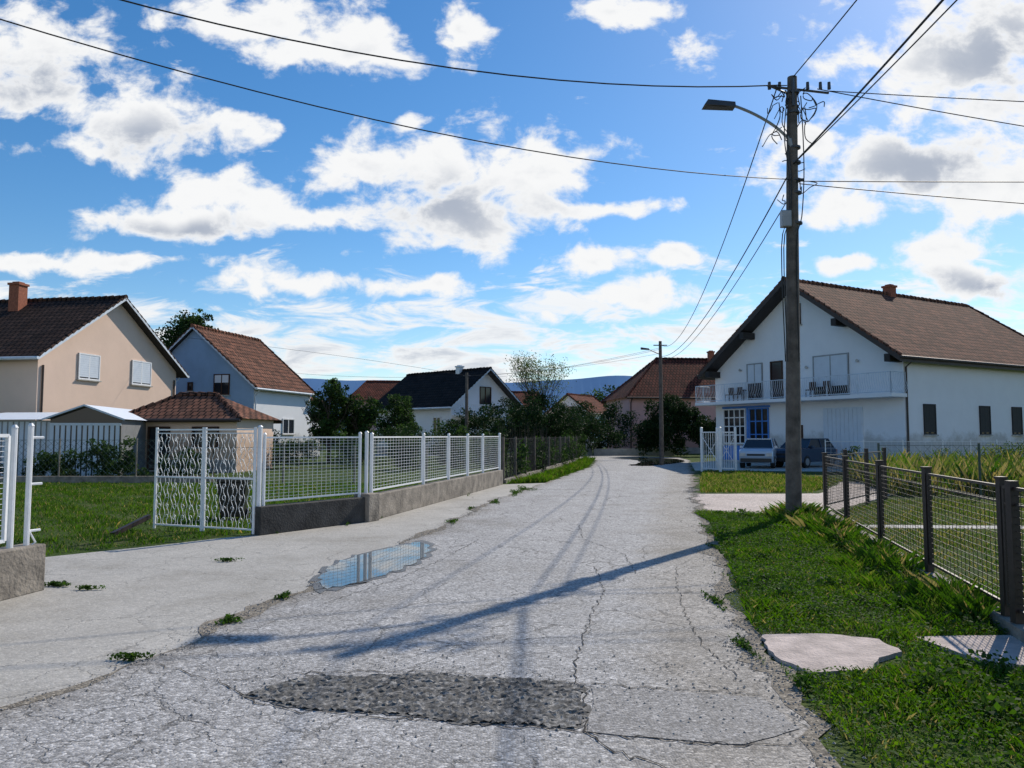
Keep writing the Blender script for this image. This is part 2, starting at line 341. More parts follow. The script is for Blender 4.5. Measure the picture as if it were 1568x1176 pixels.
k2=len(a_); mb.add(a_+b_,[(i,k2+i,k2+i+1,i+1) for i in range(k2-1)]); mb.obj('road_edge_gravel',['dirt'])
mb=MB(); a_=[];b_=[]
for i,(x,y) in enumerate(LL):
    if y>27: break
    w_=.05+.05*math.sin(i*.19+1)+.05*math.sin(i*.47)+random.uniform(-.015,.03)
    a_.append((x-max(.008,w_),y,.0105)); b_.append((x+max(.006,w_*.8),y,.0105))
k2=len(a_); mb.add(a_+b_,[(i,k2+i,k2+i+1,i+1) for i in range(k2-1)]); mb.obj('gutter_dirt',['dirt'])
def pebbles(name,cx,cy,sz):
    n=len(cx); base=np.array([[1,0,0],[0,1,0],[-1,0,0],[0,-1,0],[0,0,.7],[0,0,-.3]]); tri=[(0,1,4),(1,2,4),(2,3,4),(3,0,4)]
    a=rng.uniform(0,6.28,n); s=rng.uniform(.35,1,n)**1.5*sz; st=rng.uniform(.6,1,n)
    P=np.zeros((n,6,3))
    for j,(bx_,by_,bz_) in enumerate(base):
        jx=bx_*s+rng.uniform(-.2,.2,n)*s; jy=by_*s*st; P[:,j,0]=cx+jx*np.cos(a)-jy*np.sin(a); P[:,j,1]=cy+jx*np.sin(a)+jy*np.cos(a); P[:,j,2]=.012+np.maximum(0,bz_)*s
    T=np.concatenate([P[:,list(t),:] for t in tri]); npmesh(name,T,np.zeros(len(T)),('stone',))
ra_=np.array([p for p in RR if 2<p[1]<24]); k=rng.integers(0,len(ra_),4200); rx=ra_[k,0]+rng.normal(.02,.10,4200); ry=ra_[k,1]+rng.uniform(-.1,.1,4200)
la_=np.array([p for p in LL if 3<p[1]<20]); k=rng.integers(0,len(la_),2200); lx=la_[k,0]+rng.normal(0,.07,2200); ly=la_[k,1]+rng.uniform(-.1,.1,2200)
px_=rng.uniform(-1.9,1.8,900); py_=rng.normal(4.85,.45,900)
pebbles('loose_gravel',np.concatenate([rx,lx,px_]),np.concatenate([ry,ly,py_]),.013)
apron=[(-5.9,-8),(-5.6,5),(-5.0,8.0),(-7,8.1),(-18,8.0),(-18,9.3),(-9,9.7),(-6.3,10.1),(-5.2,11.3),(-4.55,12.15),(-4.0,12.6),(-2.7,14.5),(-.38,25.4),(1.0,26.1),(1.6,26.3),(0,19),(-.6,14),(-1.4,8),(-2,5),(-2,-8)]
sheet('driveway_apron',apron,.004,'apron')
sheet('gravel_driveway',wob([(3.3,16.0),(6.4,16.0),(9.8,20.3),(14,26),(11.5,27),(8.5,21.4),(4.7,21.3)],.3,.08),.004,'gravel')
sheet('house_yard',[(8.4,35.5),(18.5,33.6),(24,38),(19.4,37.9),(13.0,49.1),(10.6,46)],.004,'lightcon')
sheet('garden_path',[(5.9,13.5),(14,13.0),(14,13.45),(6.05,13.95)],.006,'lightcon')
patch_a=[(-1.66,4.85),(-1.5,5.05),(-1.35,5.24),(-1.0,5.2),(-.6,5.29),(-.2,5.18),(0.1,5.17),(.48,5.0),(.42,4.75),(.46,4.55),(.36,4.28),(.0,4.36),(-.3,4.36),(-.6,4.5),(-1.2,4.58)]
sheet('broken_asphalt_bed',wob(patch_a,.05,.035),.0115,'broken')
gx=np.arange(-1.75,.58,.02); gy=np.arange(4.2,5.4,.02); nx,ny=len(gx),len(gy)
XX,YY=np.meshgrid(gx,gy,indexing='ij'); XX=XX+rng.uniform(-.008,.008,XX.shape); YY=YY+rng.uniform(-.008,.008,YY.shape)
lowf=np.sin(XX*9+np.sin(YY*7)*2)*np.sin(YY*11)
ZZ=.012+np.clip(rng.uniform(-.008,.016,XX.shape)+.004*lowf,0,.03)
ins=inpoly(XX.ravel(),YY.ravel(),patch_a).reshape(nx,ny)
fs=[]
for i in range(nx-1):
    for j in range(ny-1):
        if ins[i,j] and ins[i+1,j] and ins[i,j+1] and ins[i+1,j+1]: fs.append((i*ny+j,(i+1)*ny+j,(i+1)*ny+j+1)); fs.append((i*ny+j,(i+1)*ny+j+1,i*ny+j+1))
mb=MB(); mb.add(list(zip(XX.ravel().tolist(),YY.ravel().tolist(),ZZ.ravel().tolist())),fs); mb.obj('broken_asphalt_chips',['broken'])
sheet('asphalt_patch',wob([(.50,4.98),(1.0,4.9),(1.52,4.8),(1.56,4.3),(1.2,4.08),(.8,4.15),(.40,4.26),(.47,4.6)],.1,.015),.0125,'patch')
mb=MB()
def crack(pts,w):
    pp=[]
    for i in range(len(pts)-1):
        a=Vector(pts[i]);b_=Vector(pts[i+1]); k=max(2,int((b_-a).length/.05))
        for j in range(k):
            q=a.lerp(b_,j/k); pp.append(q+Vector((random.uniform(-.02,.02),random.uniform(-.035,.035))))
    for i in range(len(pp)-1):
        a,b_=pp[i],pp[i+1]; d=(b_-a).normalized(); n_=Vector((-d.y,d.x)); w0=w*random.uniform(.1,1.0)/2; w1=w*random.uniform(.1,1.0)/2
        mb.add([(*(a+n_*w0),.0135),(*(a-n_*w0),.0135),(*(b_-n_*w1),.0135),(*(b_+n_*w1),.0135)],[(0,1,2,3)])
crack([(1.0,9.5),(.95,8.0),(.75,7.2),(.62,6.5),(.45,5.6),(.42,5.0)],.012)
crack([(.46,5.0),(.40,4.25),(.5,4.0),(.9,3.7),(1.0,3.3)],.016)
crack([(-1.66,4.85),(-1.9,5.1),(-1.35,5.30),(-.6,5.34),(.44,5.06),(1.0,4.95),(1.6,4.85)],.015)
crack([(-1.66,4.8),(-1.2,4.55),(-.2,4.38),(.36,4.24),(.9,4.11),(1.5,4.05)],.015)
crack([(-1.9,5.1),(-2.5,5.5),(-2.9,5.4)],.010)
crack([(2.0,9.5),(1.7,8),(1.55,7),(1.45,6),(1.5,5.2)],.010)
crack([(1.2,14),(1.1,12),(1.5,10.5),(1.45,9)],.012)
crack([(-.5,12),(-.9,10),(-1.3,8.6),(-1.8,7.4)],.010)
mb.obj('road_crack',['crack'])
def blob(pts,sc=1.0,j=.05):
    P=catmull(pts+[pts[0]],6)[:-1]; cx=sum(p[0] for p in P)/len(P); cy=sum(p[1] for p in P)/len(P)
    return [(cx+(x-cx)*sc+j*.5*math.sin(i*1.9),cy+(y-cy)*sc+j*math.sin(i*2.3)) for i,(x,y) in enumerate(P)]
pp=[(-2.107,8.49),(-2.2,9.43),(-2.06,10.3),(-1.705,11.05),(-1.35,11.6),(-1.15,10.87),(-1.196,9.91),(-1.40,9.06),(-1.66,8.49),(-1.94,8.16)]
sheet('wet_patch',blob(pp,1.12,.1),.0125,'wet')
sheet('puddle',blob(pp,1.0,.07),.0165,'water')
sheet('puddle.001',blob([(6.2,41.5),(7.0,40.5),(8.6,43),(10.6,47.5),(11.2,53),(9.5,57),(7,55.5),(8.0,51),(7.6,46)],1,.2),.0125,'water')
mb=MB()
def slab(poly,z):
    k=len(poly); mb.add([(x,y,0) for x,y in poly]+[(x,y,z) for x,y in poly],[tuple(range(k,2*k))]+[(i,(i+1)%k,(i+1)%k+k,i+k) for i in range(k)])
slab(wob([(1.98,6.2),(2.5,6.22),(2.83,6.05),(2.85,5.72),(2.6,5.55),(2.4,5.28),(1.98,5.22),(1.86,5.6)],.08,.018),.035)
mb.obj('concrete_slab',['slab'])
mb=MB(); slab(wob([(3.15,6.15),(4.0,6.2),(4.0,5.3),(3.3,5.45)],.15,.01),.03); mb.obj('concrete_slab.001',['slab'])

# ------------------------------------------------------------------ grass
slabs=[[(1.85,5.22),(1.85,6.2),(2.87,6.25),(2.87,5.6),(2.4,5.25)],[(3.15,5.4),(3.15,6.15),(4.0,6.2),(4.0,5.3)]]
verge=[(1.66,2.8),(1.80,5.1),(2.02,6.6),(2.55,9.0),(3.65,14.3),(3.75,16.0),(6.3,15.7),(5.1,10.7),(4.55,8.5),(4.07,6.45),(3.6,4.5),(3.0,2.8)]
vp=empty('verge_grass')
blades('blades',verge,85000,.025,.10,.007,('grass','grass2','leafy','dry'),slabs,1.0,vp,1.0,(.5,.3,.13,.07))
x,y=scatter(verge,70000,slabs,1.25); c=np.stack([x,y,rng.uniform(.015,.075,len(x))],1)
npmesh('clover_leaves',leafquads(c,.027,.55),rng.integers(0,3,len(x)),('grass','grass2','hedge'),vp)
cl=[]
for i in range(70):
    qx,qy=scatter(verge,1,slabs); nn=rng.integers(30,130); s_=rng.uniform(.04,.11); cl.append(np.stack([qx[0]+rng.normal(0,s_,nn),qy[0]+rng.normal(0,s_,nn),rng.uniform(.03,.05+s_*1.0,nn)],1))
c=np.concatenate(cl); npmesh('broadleaf_weeds',leafquads(c,.045,.3),rng.integers(0,2,len(c)),('hedge','grass2'),vp)
fw1=[(5.0,15.7),(5.9,15.6),(5.35,12),(5.0,10.7),(4.5,8.5),(4.05,6.6),(3.85,6.6),(4.2,8.5),(4.6,10.7),(4.85,13)]
blades('weedy_grass',fw1,7500,.07,.30,.005,('grass2','grass','dry'),(),1.3,vp,1.2,(.5,.28,.22))
fw2=[(4.7,15.7),(6.2,15.6),(5.5,12),(5.0,10.7),(4.5,8.5),(3.9,6.4),(3.4,6.5),(3.7,8.5),(4.1,10.7),(4.4,13)]
blades('weedy_grass_low',fw2,8000,.05,.17,.005,('grass','leafy','grass2'),(),1.3,vp,1.2,(.5,.22,.28))
x,y=scatter(fw1,8000,(),1.5); c=np.stack([x,y,rng.uniform(.02,.2,len(x))**1.2],1); npmesh('weed_leaves',leafquads(c,.04,.3),rng.integers(0,2,len(x)),('hedge','grass2'),vp)
farverge=[(5.3,21.8),(6.8,27.9),(8.4,34),(10,34.5),(12,28),(8.5,21.8)]
blades('far_grass',farverge,24000,.05,.16,.02,('grass','leafy','dry'),(),.5,vp,.8,(.4,.3,.3))
lv=empty('left_verge_grass')
blades('blades',[(-.2,25.6),(1.2,26.5),(1.45,28),(3.9,39.5),(5.3,50),(4.9,52),(3.0,40),(.9,29)],20000,.06,.25,.03,('grass','grass2','leafy'),(),.3,lv,.8,(.45,.3,.25))
mbw=[]
for (cx,cy,rx,ry,nn) in [(-4.4,8.1,.16,.03,200),(-3.62,9.9,.2,.05,240),(-2.72,5.6,.16,.05,300),(-2.42,6.7,.11,.14,350),(-2.25,7.7,.07,.18,300),(-1.1,14.3,.12,.35,400),(-.4,18.5,.12,.7,500),(.1,21.5,.2,1.2,900),(-4.85,8.3,.2,.08,500),(-.9,16.9,.08,.4,200),(.35,23,.35,1.3,1200),(3.3,12.5,.15,1.2,800),(2.9,11,.12,.5,400),(-2.95,14.1,.06,.4,300),(-2.2,18,.08,1.6,500),(-1.2,22,.08,2,500),(-3.9,12.75,.1,.1,150),(-2.5,15.6,.05,.7,250),(1.95,7.5,.08,.4,300),(1.75,5.9,.06,.4,250)]:
    a=rng.uniform(0,2*np.pi,nn); r_=rng.uniform(0,1,nn)**.8*(.7+.5*np.sin(a*3+cx*7)); mbw.append(np.stack([cx+np.cos(a)*r_*rx,cy+np.sin(a)*r_*ry,rng.uniform(.012,.05,nn)],1))
c=np.concatenate(mbw); npmesh('weeds',leafquads(c,.028,.3),rng.integers(0,2,len(c)),('hedge','grass2'))
lawnL=[(-18,9.9),(-9,9.9),(-6.4,10.3),(-5.3,11.5),(-4.4,12.7),(-2.9,14.7),(-.8,25.5),(-4,26),(-24,26)]
lw=empty('lawn'); blades('blades',lawnL,110000,.03,.10,.018,('grass2','grass','leafy','dry'),(),.6,lw,.9,(.5,.3,.13,.07))
lawnR=[(4.2,6.5),(5.2,10.7),(6.3,15.5),(9.4,19.3),(22,19),(16,6.5)]
lw=empty('yard_lawn'); blades('blades',lawnR,70000,.03,.08,.016,('grass2','leafy','dry'),([(5.9,13.4),(14,12.9),(14,13.5),(6.05,14.0)],),.5,lw,.9,(.4,.35,.25))
tg=empty('meadow_grass'); blades('blades',[(10,20.5),(13,30),(18.5,32.5),(34,38),(40,30),(26,19.5)],45000,.2,1.0,.022,('dry','leafy','grass2'),(),.8,tg,.6,(.4,.3,.3))

# ------------------------------------------------------------------ fences
def grid(mb,p0,p1,z0,z1,hs,vs_,r,mi=0):
    a=Vector((p0[0],p0[1],0)); b_=Vector((p1[0],p1[1],0)); Ln=(b_-a).length
    k=int((z1-z0)/hs)
    for i in range(1,k):
        z=z0+(z1-z0)*i/k; mb.tube([a+Vector((0,0,z)),b_+Vector((0,0,z))],r,4,mi,False)
    k=max(1,int(Ln/vs_))
    for i in range(1,k):
        q=a.lerp(b_,i/k); mb.tube([q+Vector((0,0,z0)),q+Vector((0,0,z1))],r,4,mi,False)
def frame(mb,p0,p1,z0,z1,r,mi=0):
    A=Vector((p0[0],p0[1],z0));B=Vector((p1[0],p1[1],z0));C=Vector((p1[0],p1[1],z1));D=Vector((p0[0],p0[1],z1))
    for a,b_ in ((A,B),(B,C),(C,D),(D,A)): mb.tube([a,b_],r,4,mi)
F0=(-4.13,12.5);F1=(-2.74,14.55);F2=(-.41,25.4)
def lerp2(a,b_,t): return (a[0]+(b_[0]-a[0])*t,a[1]+(b_[1]-a[1])*t)
fe=empty('white_metal_fence')
mb=MB()
mb.beam(F0,F1,.24,0,.46,1); mb.beam(lerp2(F1,F2,0.002),F2,.24,0,.48,0)
mb.beam((-2.80,14.4),(-2.66,14.75),.34,0,.52,0)
mb.obj('base_wall',['curb','curbdark'],fe,bevel=.015)
mb=MB()
def post(p,z0,z1,r=.035,mi=0): mb.tube([(p[0],p[1],z0),(p[0],p[1],z1)],r,8,mi); mb.tube([(p[0],p[1],z1),(p[0],p[1],z1+.03)],[r*1.25,r*.5],8,mi)
post((F0[0]+.03,F0[1]+.05),.0,1.74,.04)
a=lerp2(F0,F1,.06); b_=lerp2(F0,F1,.93)
post(a,.4,1.62,.028); post(b_,.4,1.64,.03); post(lerp2(F0,F1,1.0),.4,1.66,.035)
frame(mb,a,b_,.54,1.57,.02); grid(mb,a,b_,.54,1.57,.052,.1,.0032)
ts=[.022,.30,.48,.645,.80,1.0]
for i in range(len(ts)-1):
    a=lerp2(F1,F2,ts[i]); b_=lerp2(F1,F2,ts[i+1]-.012); post(lerp2(F1,F2,ts[i]),.4,1.63,.036)
    frame(mb,a,b_,.56,1.57,.022); grid(mb,a,b_,.56,1.57,.06,.16,.0042)
post(F2,.4,1.66,.04)
mb.obj('mesh_panels',['white'],fe)
ge=empty('ornamental_gate'); mb=MB()
G0=Vector((-4.16,12.5,0)); G1=Vector((-6.12,13.3,0)); gd=(G1-G0)
def gp(t,z): q=G0+gd*t; return Vector((q.x,q.y,z))
for (t0,t1) in ((0,.49),(.51,1)):
    for z in (.09,.9,1.70): mb.tube([gp(t0,z),gp(t1,z)],.018,4)
for t in (0,.49,.51,1): mb.tube([gp(t,.02),gp(t,1.74)],.024,6)
mb.tube([gp(0,1.64),gp(1,1.64)],.012,4)
for (z0,z1) in ((.09,.9),(.9,1.64)):
    k=26
    for i in range(k):
        t=(i+.5)/k
        if abs(t-.5)<.017: continue
        sg=1 if (i//2)%2 else -1
        pts=[gp(t+sg*.010*math.sin(math.pi*6*j/24),z0+(z1-z0)*j/24) for j in range(25)]
        mb.tube(pts,.0045,4,0,False)
    for i in range(12):
        t=(i+.5)/12; zc=(z0+z1)/2
        for s in (-.27,-.09,.09,.27):
            sg=1 if (i+int(s*20))%2 else -1
            mb.tube([gp(t+sg*.016*math.cos(q/9*1.6*math.pi),zc+s+.04*math.sin(q/9*1.6*math.pi)) for q in range(10)],.0045,4,0,False)
mb.obj('gate_leaf',['white'],ge)
mb=MB(); mb.tube([(-6.12,13.1,.24),(-6.35,12.35,.03)],.05,4,0); mb.obj('gate_prop',['rust'],ge)
fe=empty('white_metal_fence'); mb=MB(); H0=(-5.0,8.05);H1=(-5.62,4.4)
mb.beam((-4.97,8.12),H1,.26,0,.48,0); mb.obj('base_wall',['curb'],fe,bevel=.015)
mb=MB(); post((-4.98,7.98),.2,1.70,.028); post((-5.02,7.78),.45,1.68,.03)
frame(mb,(-5.03,7.7),(-5.58,4.6),.56,1.6,.024); grid(mb,(-5.03,7.7),(-5.58,4.6),.56,1.6,.05,.12,.004)
for z in (.62,1.1,1.58): mb.tube([(-4.98,7.98,z),(-4.93,8.12,z)],.014,5)
mb.tube([(-4.98,7.98,.66),(-4.93,8.05,.5),(-4.98,7.98,.45)],.012,5)
mb.obj('mesh_panels',['white'],fe)
def chain(name,pts,h,base,mats,ps=2.5,mesh=.16,r=.004,pr=.03):
    e=empty(name); mb=MB(); mbb=MB()
    for i in range(len(pts)-1):
        a=Vector((*pts[i],0)); b_=Vector((*pts[i+1],0)); Ln=(b_-a).length; k=max(1,round(Ln/ps))
        for j in range(k+1): q=a.lerp(b_,j/k); mb.tube([q,q+Vector((0,0,h+.06))],pr,6,1)
        if base: mbb.beam(pts[i],pts[i+1],.2,0,base)
        kk=int(Ln/mesh); H=h-base
        for j in range(kk):
            for s in (1,-1):
                t0=j/kk; t1=t0+s*H/Ln
                za,zb=base,h
                if t1>1: zb=base+H*(1-t0)/(H/Ln); t1=1
                if t1<0: zb=base+H*(t0)/(H/Ln); t1=0
                p=a.lerp(b_,t0);q=a.lerp(b_,t1); mb.tube([(p.x,p.y,za),(q.x,q.y,zb)],r,3,0,False)
        mb.tube([a+Vector((0,0,h)),b_+Vector((0,0,h))],.008,4,0)
    mb.obj('mesh',mats,e)
    if base: mbb.obj('base_wall',['curb'],e)
chain('chain_link_fence',[(-26,26.4),(-10.2,26.4)],1.45,.22,['greenwire','curb'],mesh=.22,r=.005)
chain('chain_link_fence',[(-.3,26.0),(2.2,39.5),(4.6,52.5)],1.5,.12,['wire','polecon'],mesh=.3,r=.006,ps=2.2,pr=.05)
chain('chain_link_fence',[(9.4,19.8),(30,19.8)],1.35,0,['greenwire','greenwire'],mesh=.25,r=.004)
chain('chain_link_fence',[(-10.2,26.4),(-.4,25.6)],1.2,0,['greenwire','curb'],mesh=.25,r=.004)
fe=empty('iron_fence'); mb=MB()
FP=[(3.45,3.9),(4.07,6.45),(4.55,8.5),(5.08,10.7),(5.65,13.1),(6.27,15.5)]
for i in range(len(FP)-1):
    a,b_=FP[i],FP[i+1]
    d=Vector((b_[0]-a[0],b_[1]-a[1])).normalized()
    a2=(a[0]+d.x*.06,a[1]+d.y*.06); b2=(b_[0]-d.x*.06,b_[1]-d.y*.06)
    frame(mb,a2,b2,.22,1.18,.017); grid(mb,a2,b2,.22,1.18,.055,.11,.0028)
    mb.tube([(a2[0],a2[1],1.05),(b2[0],b2[1],1.05)],.01,4)
for i,p in enumerate(FP):
    w=.05 if i!=1 else .04
    mb.box(p[0]-w*.7,p[0]+w*.7,p[1]-w*.7,p[1]+w*.7,0,1.24)
    mb.box(p[0]-w*.9,p[0]+w*.9,p[1]-w*.9,p[1]+w*.9,1.24,1.26)
mb.box(4.0-.035,4.0+.035,6.2-.035,6.2+.035,0,1.24)
S=[(6.27,15.5),(7.2,16.7),(8.3,18.1),(9.4,19.5)]
for i in range(3):
    frame(mb,S[i],S[i+1],.22,1.2,.017); grid(mb,S[i],S[i+1],.22,1.2,.055,.11,.003)
    p=S[i+1]; mb.box(p[0]-.035,p[0]+.035,p[1]-.035,p[1]+.035,0,1.3)
mb.obj('iron_panels',['rust'],fe)
mb=MB()
for i in range(len(FP)-1): mb.beam(FP[i],lerp2(FP[i],FP[i+1],.998),.14,0,.12)
mb.obj('kerb',['curb'],fe)
fe=empty('white_gate'); mb=MB()
for (a,b_) in (((8.5,34.6),(8.95,33.2)),((9.15,34.4),(9.9,34.2))):
    frame(mb,a,b_,.15,1.75,.035); k=8
    for i in range(1,k):
        q=lerp2(a,b_,i/k); mb.tube([(*q,.15),(*q,1.75)],.014,4)
    post(a,0,1.95,.06); post(b_,0,1.95,.06); mb.tube([(*a,.3),(*b_,1.6)],.015,4); mb.tube([(*a,1.6),(*b_,.3)],.015,4)
mb.obj('gate_panels',['white'],fe)
fe=empty('white_wire_fence'); mb=MB(); W0=(13.6,33.5);W1=(18.2,32.6); W2=(27,37.5)
for (A_,B_,k) in ((W0,W1,3),(W1,W2,5)):
    for i in range(k):
        a=lerp2(A_,B_,i/k);b_=lerp2(A_,B_,(i+1)/k); post(a,0,1.4,.022); frame(mb,a,b_,.25,1.35,.012); grid(mb,a,b_,.25,1.35,.14,.2,.0035)
mb.obj('mesh_panels',['white'],fe)
mb=MB(); mb.beam((6.6,62.2),(12.9,61.2),.25,0,.55); mb.beam((1.0,64.6),(6.55,63.2),.25,0,.6); mb.obj('low_white_wall',['lightcon'])

# ------------------------------------------------------------------ houses
def house(name,origin,ang,W,L_,ze,zr,of,ob,os_,wall,side,roof,hip=0,hipb=0,fascia='fascia',soffit='soffit',th=.16,gz=0):
    e=empty(name,(origin[0],origin[1],gz),ang)
    m_=(zr-ze)/(W/2+os_); zt=ze+m_*os_-.03; zp=zr-.05 if not hip else zt; h2=W/2
    mb=MB()
    if not hip: mb.add([(0,0,0),(0,W,0),(0,W,zt),(0,h2,zp),(0,0,zt)],[(0,4,3,2,1)],0)
    else: mb.add([(0,0,0),(0,W,0),(0,W,zt),(0,0,zt)],[(0,3,2,1)],0)
    if not hipb: mb.add([(L_,0,0),(L_,W,0),(L_,W,zt),(L_,h2,zr-.05),(L_,0,zt)],[(0,1,2,3,4)],0)
    else: mb.add([(L_,0,0),(L_,W,0),(L_,W,zt),(L_,0,zt)],[(0,1,2,3)],0)
    mb.add([(0,0,0),(L_,0,0),(L_,0,zt),(0,0,zt)],[(0,1,2,3)],1)
    mb.add([(0,W,0),(L_,W,0),(L_,W,zt),(0,W,zt)],[(3,2,1,0)],1)
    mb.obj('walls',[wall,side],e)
    mb=MB(); mb.box(.15,L_-.02,-.02,-.003,0,.55); mb.box(.02,L_-.02,W+.003,W+.02,0,.55); mb.obj('plinth',['plinth'],e)
    mb=MB(); x0,x1=-of,L_+ob
    for s in (0,1):
        ye=-os_ if s==0 else W+os_
        top=[(x0,ye,ze),(x1,ye,ze),(x1-hipb,h2,zr),(x0+hip,h2,zr)]; bot=[(a,b_,c-th) for a,b_,c in top]
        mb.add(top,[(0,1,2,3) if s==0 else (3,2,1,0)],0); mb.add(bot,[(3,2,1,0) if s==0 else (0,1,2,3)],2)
        mb.add([top[0],top[1],bot[1],bot[0]],[(0,3,2,1)],1)
        if not hip: mb.add([top[0],top[3],bot[3],bot[0]],[(0,1,2,3)],1)
        if not hipb: mb.add([top[1],top[2],bot[2],bot[1]],[(0,1,2,3)],1)
    if hip: mb.add([(x0,-os_,ze),(x0,W+os_,ze),(x0+hip,h2,zr)],[(0,2,1)],0)
    if hipb: mb.add([(x1,-os_,ze),(x1,W+os_,ze),(x1-hipb,h2,zr)],[(0,1,2)],0)
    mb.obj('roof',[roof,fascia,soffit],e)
    mb=MB()
    def caps(a,b_,r):
        a=Vector(a);b_=Vector(b_); k=max(2,int((b_-a).length/.4))
        for i in range(k):
            o=Vector((0,0,random.uniform(-.015,.015))); mb.tube([a.lerp(b_,i/k)+o,a.lerp(b_,(i+1.06)/k)+o],[r*1.2,r*.8],8)
    caps((x0+hip,h2,zr+.0),(x1-hipb,h2,zr),.13)
    if hip: caps((x0+hip,h2,zr),(x0,-os_,ze),.1); caps((x0+hip,h2,zr),(x0,W+os_,ze),.1)
    if hipb: caps((x1-hipb,h2,zr),(x1,-os_,ze),.1)
    if not hip:
        caps((x0+.06,-os_,ze+.02),(x0+.06,h2,zr+.02),.07); caps((x0+.06,W+os_,ze+.02),(x0+.06,h2,zr+.02),.07)
    if not hipb: caps((x1-.06,-os_,ze+.02),(x1-.06,h2,zr+.02),.07)
    mb.obj('ridge_tiles',[roof],e)
    mb=MB(); mb.tube([(x0,-os_-.07,ze-.08),(x1,-os_-.07,ze-.08)],.07,8); mb.tube([(x0,W+os_+.07,ze-.08),(x1,W+os_+.07,ze-.08)],.07,8)
    mb.tube([(.1,-os_-.07,ze-.1),(.1,-.07,ze-.5),(.1,-.07,.2)],.05,8)
    mb.obj('gutters',[fascia],e)
    e['W']=W
    return e
def pb(mb,e,pl,a0,a1,z0,z1,d0,d1,mi):
    W=e['W']
    if pl=='F': mb.box(-d1,-d0,a0,a1,z0,z1,mi)
    elif pl=='S': mb.box(a0,a1,-d1,-d0,z0,z1,mi)
    else: mb.box(a0,a1,W+d0,W+d1,z0,z1,mi)
def window(e,pl,a0,a1,z0,z1,kind='glass',fr='white',shut=.0,div=2,nm='window',base=0,sm='shut'):
    mb=MB(); f=.07; q=lambda *a: pb(mb,e,pl,*a)
    q(a0,a1,z0,z1,base+.004,base+.02,1)
    q(a0,a0+f,z0,z1,base+.02,base+.075,0); q(a1-f,a1,z0,z1,base+.02,base+.075,0); q(a0+f,a1-f,z0,z0+f,base+.02,base+.073,0); q(a0+f,a1-f,z1-f,z1,base+.02,base+.073,0)
    for i in range(1,div):
        c=a0+(a1-a0)*i/div; q(c-.035,c+.035,z0+f,z1-f,base+.02,base+.06,0)
    q(a0-.08,a1+.08,z0-.06,z0-.002,base+.0,base+.13,3)
    if kind=='grid':
        k=4
        for i in range(1,k): zc=z0+(z1-z0)*i/k; q(a0+f,a1-f,zc-.03,zc+.03,base+.021,base+.055,0)
    if shut>0:
        zb=z1-f-(z1-z0-2*f)*shut; k=max(3,int((z1-zb)/.12))
        for i in range(k):
            za=zb+(z1-f-zb)*i/k; q(a0+f+.005,a1-f-.005,za,za+(z1-f-zb)/k-.018,base+.022,base+.058,2)
        q(a0+f+.005,a1-f-.005,zb,z1-f,base+.021,base+.045,2)
    mb.obj(nm,[fr,'glass',sm,'lightcon'],e)
def chimney(e,x,y,z0,z1,w=.5,mat='brick'):
    mb=MB(); mb.box(x-w/2,x+w/2,y-w/2,y+w/2,z0,z1-.12); mb.box(x-w/2-.06,x+w/2+.06,y-w/2-.06,y+w/2+.06,z1-.12,z1); mb.box(x-w/3,x+w/3,y-w/3,y+w/3,z1,z1+.08)
    mb.obj('chimney',[mat],e)

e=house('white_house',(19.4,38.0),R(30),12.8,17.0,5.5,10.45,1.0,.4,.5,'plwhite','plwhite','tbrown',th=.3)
mb=MB(); mb.box(-1.25,-.003,-.15,13.35,3.5,3.68); mb.obj('balcony_slab',['plwhite'],e)
mb=MB()
def rail(p,q):
    p=Vector((*p,0));q=Vector((*q,0)); Ln=(q-p).length; k=int(Ln/.13); nrm=(q-p).normalized().cross(Vector((0,0,1)))
    for z in (3.75,4.72): mb.tube([p+Vector((0,0,z)),q+Vector((0,0,z))],.022,5)
    for i in range(k+1):
        a=p.lerp(q,i/k); mb.tube([a+Vector((0,0,3.75)),a+nrm*.12+Vector((0,0,3.98)),a+nrm*.02+Vector((0,0,4.3)),a+Vector((0,0,4.72))],.011,4,0,False)
    for i in range(0,k+1,14): a=p.lerp(q,i/k); mb.tube([a+Vector((0,0,3.68)),a+Vector((0,0,4.74))],.026,5)
rail((-1.2,-.1),(-1.2,13.3)); rail((-1.2,-.1),(-.03,-.1)); rail((-1.2,13.3),(-.03,13.3))
mb.obj('balcony_railing',['trimblue'],e)
window(e,'F',3.05,5.3,3.75,6.0,'glass','grey',.78,2,'balcony_door'); window(e,'F',8.9,10.1,3.75,5.95,'glass','grey',.55,2,'balcony_door')
window(e,'F',7.4,8.3,3.72,5.95,'glass','brownwood',0,1,'balcony_door'); window(e,'F',6.05,6.75,7.9,9.1,'glass','brownwood',0,1,'attic_window')
window(e,'F',10.3,12.1,1.1,3.25,'grid','white',0,4,'blue_window'); window(e,'F',8.5,10.0,.1,3.25,'grid','blueframe',0,3,'blue_door')
mb=MB(); pb(mb,e,'F',10.2,12.2,.1,1.0,.003,.03,0); pb(mb,e,'F',10.08,10.22,.1,3.3,.003,.05,0); pb(mb,e,'F',8.4,12.2,3.27,3.4,.003,.05,0); mb.obj('blue_panel',['blueframe'],e)
mb=MB(); pb(mb,e,'F',2.3,4.7,.05,3.1,.003,.06,0)
for i in range(9): pb(mb,e,'F',2.36+i*.255,2.36+i*.255+.235,.1,3.02,.061,.085,0)
mb.obj('garage_door',['shut'],e)
window(e,'F',6.1,6.9,.1,2.2,'glass','brownwood',0,1,'door')
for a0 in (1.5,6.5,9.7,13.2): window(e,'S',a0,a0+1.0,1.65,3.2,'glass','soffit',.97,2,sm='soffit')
mb=MB()
for (y_,z_) in ((.2,5.75),(3.2,7.9),(9.6,7.9),(12.5,5.75)): mb.box(-1.0,0,y_-.15,y_+.15,z_-.5,z_-.12)
